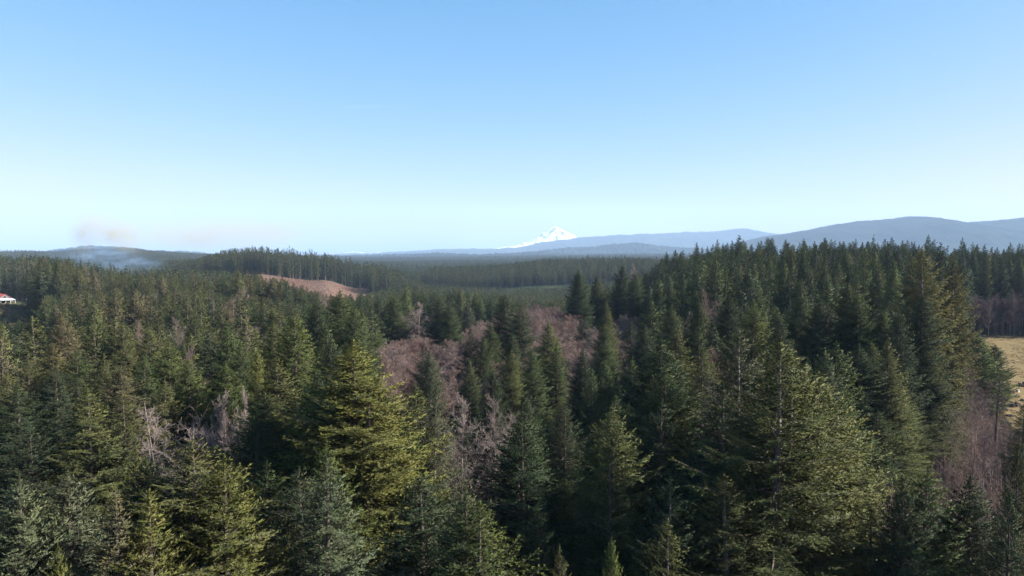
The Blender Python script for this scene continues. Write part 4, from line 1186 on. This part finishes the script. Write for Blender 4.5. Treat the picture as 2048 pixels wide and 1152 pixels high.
scatter('dry_grass', L_t, [(a_, b_, c_ - .02, rnd.uniform(.8, 1.6), rnd.uniform(.5, 1.2), rnd.uniform(0, 6), tinted((.19, .15, .08)), 0) for a_, b_, c_ in zip(x, y, z)],
        'dry straw coloured grass on the open field')

# ------------------------------------------------------------------ barn
def box_pts(x0, x1, y0, y1, z0, z1):
    v_ = [(x, y, z) for z in (z0, z1) for (x, y) in ((x0, y0), (x1, y0), (x1, y1), (x0, y1))]
    f_ = [(0, 3, 2, 1), (4, 5, 6, 7), (0, 1, 5, 4), (1, 2, 6, 5), (2, 3, 7, 6), (3, 0, 4, 7)]
    return v_, f_
M_WOOD = flat_mat('weathered_boards', [(0.3, (.08, .075, .075)), (0.7, (.16, .15, .15))], 3.0)
M_RED = flat_mat('red_metal_roof', [(0.3, (.24, .045, .045)), (0.7, (.36, .09, .08))], 1.2, rough=.6)
M_WHITE = flat_mat('pale_metal_roof', [(0.3, (.72, .73, .75)), (0.7, (.82, .82, .83))], 0.8, rough=.5)
M_DARK = flat_mat('dark_opening', [(0.3, (.01, .01, .012)), (0.7, (.02, .02, .025))], 1.0)
bx_, by_, _ = at(4, 605, 455)
bz = gz(bx_, by_) - 0.1
barn = empty('barn', (at(11, 600, 455)[0], by_, bz + 0.6), math.radians(-38), (.85, .85, .85))
tag(barn, 'old barn with a red roof and a white lean-to at the left edge', 'barn')
W2, LN, HE, HR = 4.6, 18.0, 2.7, 5.9      # half width, length, eaves, ridge; gable end at local +x
prof = [(-W2, 0), (W2, 0), (W2, HE), (0, HR), (-W2, HE)]
v_ = [(0.0, p[0], p[1]) for p in prof] + [(-LN, p[0], p[1]) for p in prof]
obj('wall', mesh_py('wall', v_, [(0, 1, 2, 3, 4), (9, 8, 7, 6, 5), (0, 5, 6, 1), (1, 6, 7, 2), (4, 9, 5, 0)], M_WOOD), barn)
for sgn in (-1, 1):
    t_ = 0.12
    e_ = (sgn * (W2 + .5), HE - .5 * (HR - HE) / W2 + .05)
    v_ = [(.5, 0, HR + .06), (-LN - .5, 0, HR + .06), (-LN - .5, e_[0], e_[1]), (.5, e_[0], e_[1])]
    v_ += [(a_, b_, c_ + t_) for a_, b_, c_ in v_]
    o = obj('roof', mesh_py('roof', v_, [(0, 1, 2, 3), (7, 6, 5, 4), (0, 4, 5, 1), (1, 5, 6, 2), (2, 6, 7, 3), (3, 7, 4, 0)], M_RED), barn)
    for q_ in range(24):     # standing seams
        xx = -LN - .2 + q_ * (LN + .4) / 23
        a_ = np.array([xx, 0, HR + .06 + t_]); b_ = np.array([xx, e_[0], e_[1] + t_]); u_ = np.array([.05, 0, 0]); w_ = np.array([0, 0, .06])
        if q_ == 0: sv_, sf_ = [], []
        k0 = len(sv_)
        sv_ += [a_ - u_, a_ + u_, b_ + u_, b_ - u_, a_ - u_ + w_, a_ + u_ + w_, b_ + u_ + w_, b_ - u_ + w_]
        sf_ += [tuple(k0 + i_ for i_ in fc) for fc in ((4, 5, 6, 7), (0, 4, 7, 3), (1, 2, 6, 5), (3, 7, 6, 2))]
    s_ = obj('roof_seams', mesh_py('roof_seams', sv_, sf_, M_RED), o); s_['kind'] = 'stuff'
v_, f_ = box_pts(0.01, .09, -1.0, .1, 3.2, 4.6); wdw = obj('window', mesh_py('window', v_, f_, M_DARK), barn)
v_, f_ = box_pts(.01, .12, .1, .25, 3.1, 4.7); obj('frame', mesh_py('frame', v_, f_, M_WOOD), wdw)
v_ = [(.02, -W2 - .3, 2.75), (.02, W2 + .2, 2.75), (6.0, W2 + .2, 1.75), (6.0, -W2 - .3, 1.75)]
v_ += [(a_, b_, c_ + .12) for a_, b_, c_ in v_]
o = obj('lean_to_roof', mesh_py('lean_to_roof', v_, [(3, 2, 1, 0), (4, 5, 6, 7), (0, 1, 5, 4), (1, 2, 6, 5), (2, 3, 7, 6), (3, 0, 4, 7)], M_WHITE), barn)
for yy in (-W2, -W2 / 3, W2 / 3, W2):
    v_, f_ = box_pts(5.7, 5.84, yy - .07, yy + .07, -.8, 1.8); obj('post', mesh_py('post', v_, f_, M_WHITE), barn)
v_, f_ = box_pts(0.5, 5.0, -W2, -W2 + .12, -.8, 1.0); obj('lean_to_wall', mesh_py('lean_to_wall', v_, f_, M_WOOD), barn)

# ------------------------------------------------------------------ debris heaps on the field
def heap(px, py, d, w, h, label, mat, seed, name='brush_pile', cat='brush pile', n=26):
    g = np.random.default_rng(seed)
    x, y, z = at(px, py, d); z = gz(x, y)
    root = empty(name, (x, y, z), g.random() * 6)
    tag(root, label, cat, 'dark brush piles and clods on the field' if name == 'brush_pile' else None)
    V_, F_ = [], []
    for i in range(n):
        c0 = np.array([g.normal() * w * .26, g.normal() * w * .2, 0]); c0[2] = max(.05, h * (1 - (np.hypot(c0[0], c0[1]) / (w * .6)) ** 1.0) * g.random())
        s = g.uniform(.12, .35) * h + .08
        pts = nrm(g.normal(size=(8, 3))) * s * g.uniform(.6, 1.2, (8, 1))
        base8 = np.array([(sx_, sy_, sz_) for sz_ in (-1, 1) for sx_, sy_ in ((-1, -1), (1, -1), (1, 1), (-1, 1))]) * s * .6 + pts * .45 + c0
        k0 = len(V_); V_ += [tuple(q) for q in base8]
        F_ += [tuple(k0 + i_ for i_ in fc) for fc in ((0, 3, 2, 1), (4, 5, 6, 7), (0, 1, 5, 4), (1, 2, 6, 5), (2, 3, 7, 6), (3, 0, 4, 7))]
    obj('heap', mesh_py('heap', V_, F_, mat), root)
    SV, SF_ = [], []
    for i in range(18):
        c0 = np.array([g.normal() * w * .25, g.normal() * w * .2, h * .5 * g.random()]); d_ = nrm(g.normal(size=(1, 3)) * np.array([1, 1, .5]))[0] * g.uniform(.4, 1.1) * (w * .3)
        for q in (c0, c0 + d_):
            for an in (0, 2.1, 4.2): SV.append((q[0] + .04 * math.cos(an), q[1], q[2] + .04 * math.sin(an)))
        k0 = len(SV) - 6
        SF_ += [(k0, k0 + 1, k0 + 4, k0 + 3), (k0 + 1, k0 + 2, k0 + 5, k0 + 4), (k0 + 2, k0, k0 + 3, k0 + 5)]
    obj('sticks', mesh_py('sticks', SV, SF_, M_DEBRIS), root)['kind'] = 'stuff'
for i, (px, py, d, w, h, lb) in enumerate([
    (2046, 764, 236, 4.0, 1.5, 'dark brush pile cut by the right edge of the field'),
    (2019, 779, 226, 3.0, 1.1, 'dark brush pile beside the pale stump'),
    (2028, 806, 206, 5.0, 1.5, 'widest brush pile in the middle of the rough field'),
    (2046, 796, 214, 1.8, .8, 'small clod pile at the right edge below the pale stump'),
    (2011, 818, 200, 1.8, .7, 'small clod pile just below the widest brush pile'),
    (2019, 830, 192, 1.6, .6, 'second small clod pile below the widest brush pile'),
    (2016, 846, 184, 1.8, .6, 'lowest clod pile on the rough field'),
    (1999, 786, 220, 2.4, .8, 'low clod pile beside the lone thin fir')]):
    heap(px, py, d, w, h, lb, M_DEBRIS, 200 + i)
x, y, _ = at(2036, 777, 227)
g = np.random.default_rng(9)
sv2 = []
for zz, r_ in ((-.2, .55), (.25, .5), (.7, .42), (.78, .1)):
    for k_ in range(9):
        q_ = r_ * (1 + .15 * g.normal()); sv2.append((q_ * math.cos(k_ * .698), q_ * math.sin(k_ * .698), zz + .05 * g.normal()))
sf2 = [(i_ * 9 + k_, i_ * 9 + (k_ + 1) % 9, (i_ + 1) * 9 + (k_ + 1) % 9, (i_ + 1) * 9 + k_) for i_ in range(3) for k_ in range(9)]
o = obj('stump', mesh_py('stump', sv2, sf2, flat_mat('pale_wood', [(0.3, (.4, .36, .32)), (0.7, (.6, .56, .5))], 3)))
o.location = (x, y, gz(x, y)); tag(o, 'pale cut stump beside a dark brush pile on the field', 'stump')

# ------------------------------------------------------------------ smoke of the slash fire and the haze of the air
def smoke(name, loc, size, label, dens, col, form, absorb=None):
    """cloud of smoke in a rounded domain; form(n,l,coordinates)->density factor socket"""
    import bmesh
    bm = bmesh.new(); bmesh.ops.create_icosphere(bm, subdivisions=3, radius=1.0)
    me_ = bpy.data.meshes.new(name); bm.to_mesh(me_); bm.free()
    m, n, l = new_mat(name)
    tc = n.new('ShaderNodeTexCoord')
    ln = n.new('ShaderNodeVectorMath'); ln.operation = 'LENGTH'; l.new(tc.outputs['Object'], ln.inputs[0])
    mp = n.new('ShaderNodeMapping'); mp.inputs['Scale'].default_value = form['scale']
    l.new(tc.outputs['Object'], mp.inputs[0])
    t = n.new('ShaderNodeTexNoise'); t.inputs['Scale'].default_value = 1.0; t.inputs['Detail'].default_value = 4; t.inputs['Roughness'].default_value = .55
    l.new(mp.outputs[0], t.inputs['Vector'])
    fall = n.new('ShaderNodeMapRange'); fall.inputs[1].default_value = 0.98; fall.inputs[2].default_value = form.get('core', .35); fall.interpolation_type = 'SMOOTHSTEP'
    l.new(ln.outputs['Value'], fall.inputs[0])
    nz = n.new('ShaderNodeMapRange'); nz.inputs[1].default_value = form.get('lo', .42); nz.inputs[2].default_value = form.get('hi', .7); l.new(t.outputs['Fac'], nz.inputs[0])
    mu = n.new('ShaderNodeMath'); mu.operation = 'MULTIPLY'; l.new(fall.outputs[0], mu.inputs[0]); l.new(nz.outputs[0], mu.inputs[1])
    mu2 = n.new('ShaderNodeMath'); mu2.operation = 'MULTIPLY'; l.new(mu.outputs[0], mu2.inputs[0]); mu2.inputs[1].default_value = dens
    vs_ = n.new('ShaderNodeVolumeScatter'); vs_.inputs['Color'].default_value = (*col, 1); vs_.inputs['Anisotropy'].default_value = 0.0
    l.new(mu2.outputs[0], vs_.inputs['Density'])
    o = n.new('ShaderNodeOutputMaterial')
    if absorb:
        va_ = n.new('ShaderNodeVolumeAbsorption'); va_.inputs['Color'].default_value = (*absorb, 1); l.new(mu2.outputs[0], va_.inputs['Density'])
        ad_ = n.new('ShaderNodeAddShader'); l.new(vs_.outputs[0], ad_.inputs[0]); l.new(va_.outputs[0], ad_.inputs[1]); l.new(ad_.outputs[0], o.inputs['Volume'])
    else:
        l.new(vs_.outputs[0], o.inputs['Volume'])
    me_.materials.append(m)
    ob = obj(name, me_); ob.location = loc; ob.scale = size
    tag(ob, label, kind='stuff')
    return ob
BR = ((.38, .40, .34), (.74, .73, .60))
for (px_, py_, sz_, dn_, tilt, sc3, lb_) in [
    (172, 462, (42, 45, 64), 0.06, 16, (1.7, 1.7, 2.2), 'brownish smoke column rising from the wooded hill into the pale sky'),
    (235, 468, (78, 60, 46), 0.055, 30, (2.6, 2.0, 1.6), 'broken brownish smoke blown to one side of the column'),
    (430, 470, (300, 120, 48), 0.02, 0, (3.2, 1.5, 1.2), 'thin veil of smoke drifting along the skyline')]:
    x, y, z = at(px_, py_, 1500)
    ob_ = smoke('smoke', (x, y, z), sz_, lb_, dn_, BR[0], dict(scale=sc3, lo=.33, hi=.78, core=.02), BR[1])
    ob_.rotation_euler = (0, math.radians(tilt), 0)
x, y, z = at(190, 517, 640)
smoke('smoke', (x, y, z + 3), (50, 40, 15), 'blue smoke hanging over the trees behind the left forest', 0.016, (.30, .58, 1.0), dict(scale=(3, 2, 2.2), lo=.42, hi=.72, core=.2))
x, y, z = at(255, 530, 560)
smoke('smoke', (x, y, z), (40, 30, 12), 'pale blue puff of smoke low above the tree tops', 0.02, (.34, .6, 1.0), dict(scale=(2.5, 2, 1.8), lo=.42, hi=.7, core=.15))

x, y, z = at(735, 213, 42000)
cl = smoke('cloud', (x, y, z), (2900, 500, 75), 'faint thin streak of cirrus cloud', 0.00016, (1, 1, 1), dict(scale=(2.0, 1.0, 1.0), lo=.2, hi=.7, core=.05))
cl.rotation_euler = (0, math.radians(-1.2), 0)
HAZE = 0.000060
v_, f_ = box_pts(-30000, 30000, -6000, 24500, -62, 1500)
m, n, l = new_mat('haze')
pv = n.new('ShaderNodeVolumePrincipled')
pv.inputs['Color'].default_value = (.49, .725, 1.0, 1)
pv.inputs['Density'].default_value = HAZE
pv.inputs['Anisotropy'].default_value = 0.0
o = n.new('ShaderNodeOutputMaterial'); l.new(pv.outputs[0], o.inputs['Volume'])
m.cycles.homogeneous_volume = True if hasattr(m.cycles, 'homogeneous_volume') else True
tag(obj('haze', mesh_py('haze', v_, f_, m)), 'thin blue haze filling the air', kind='stuff')
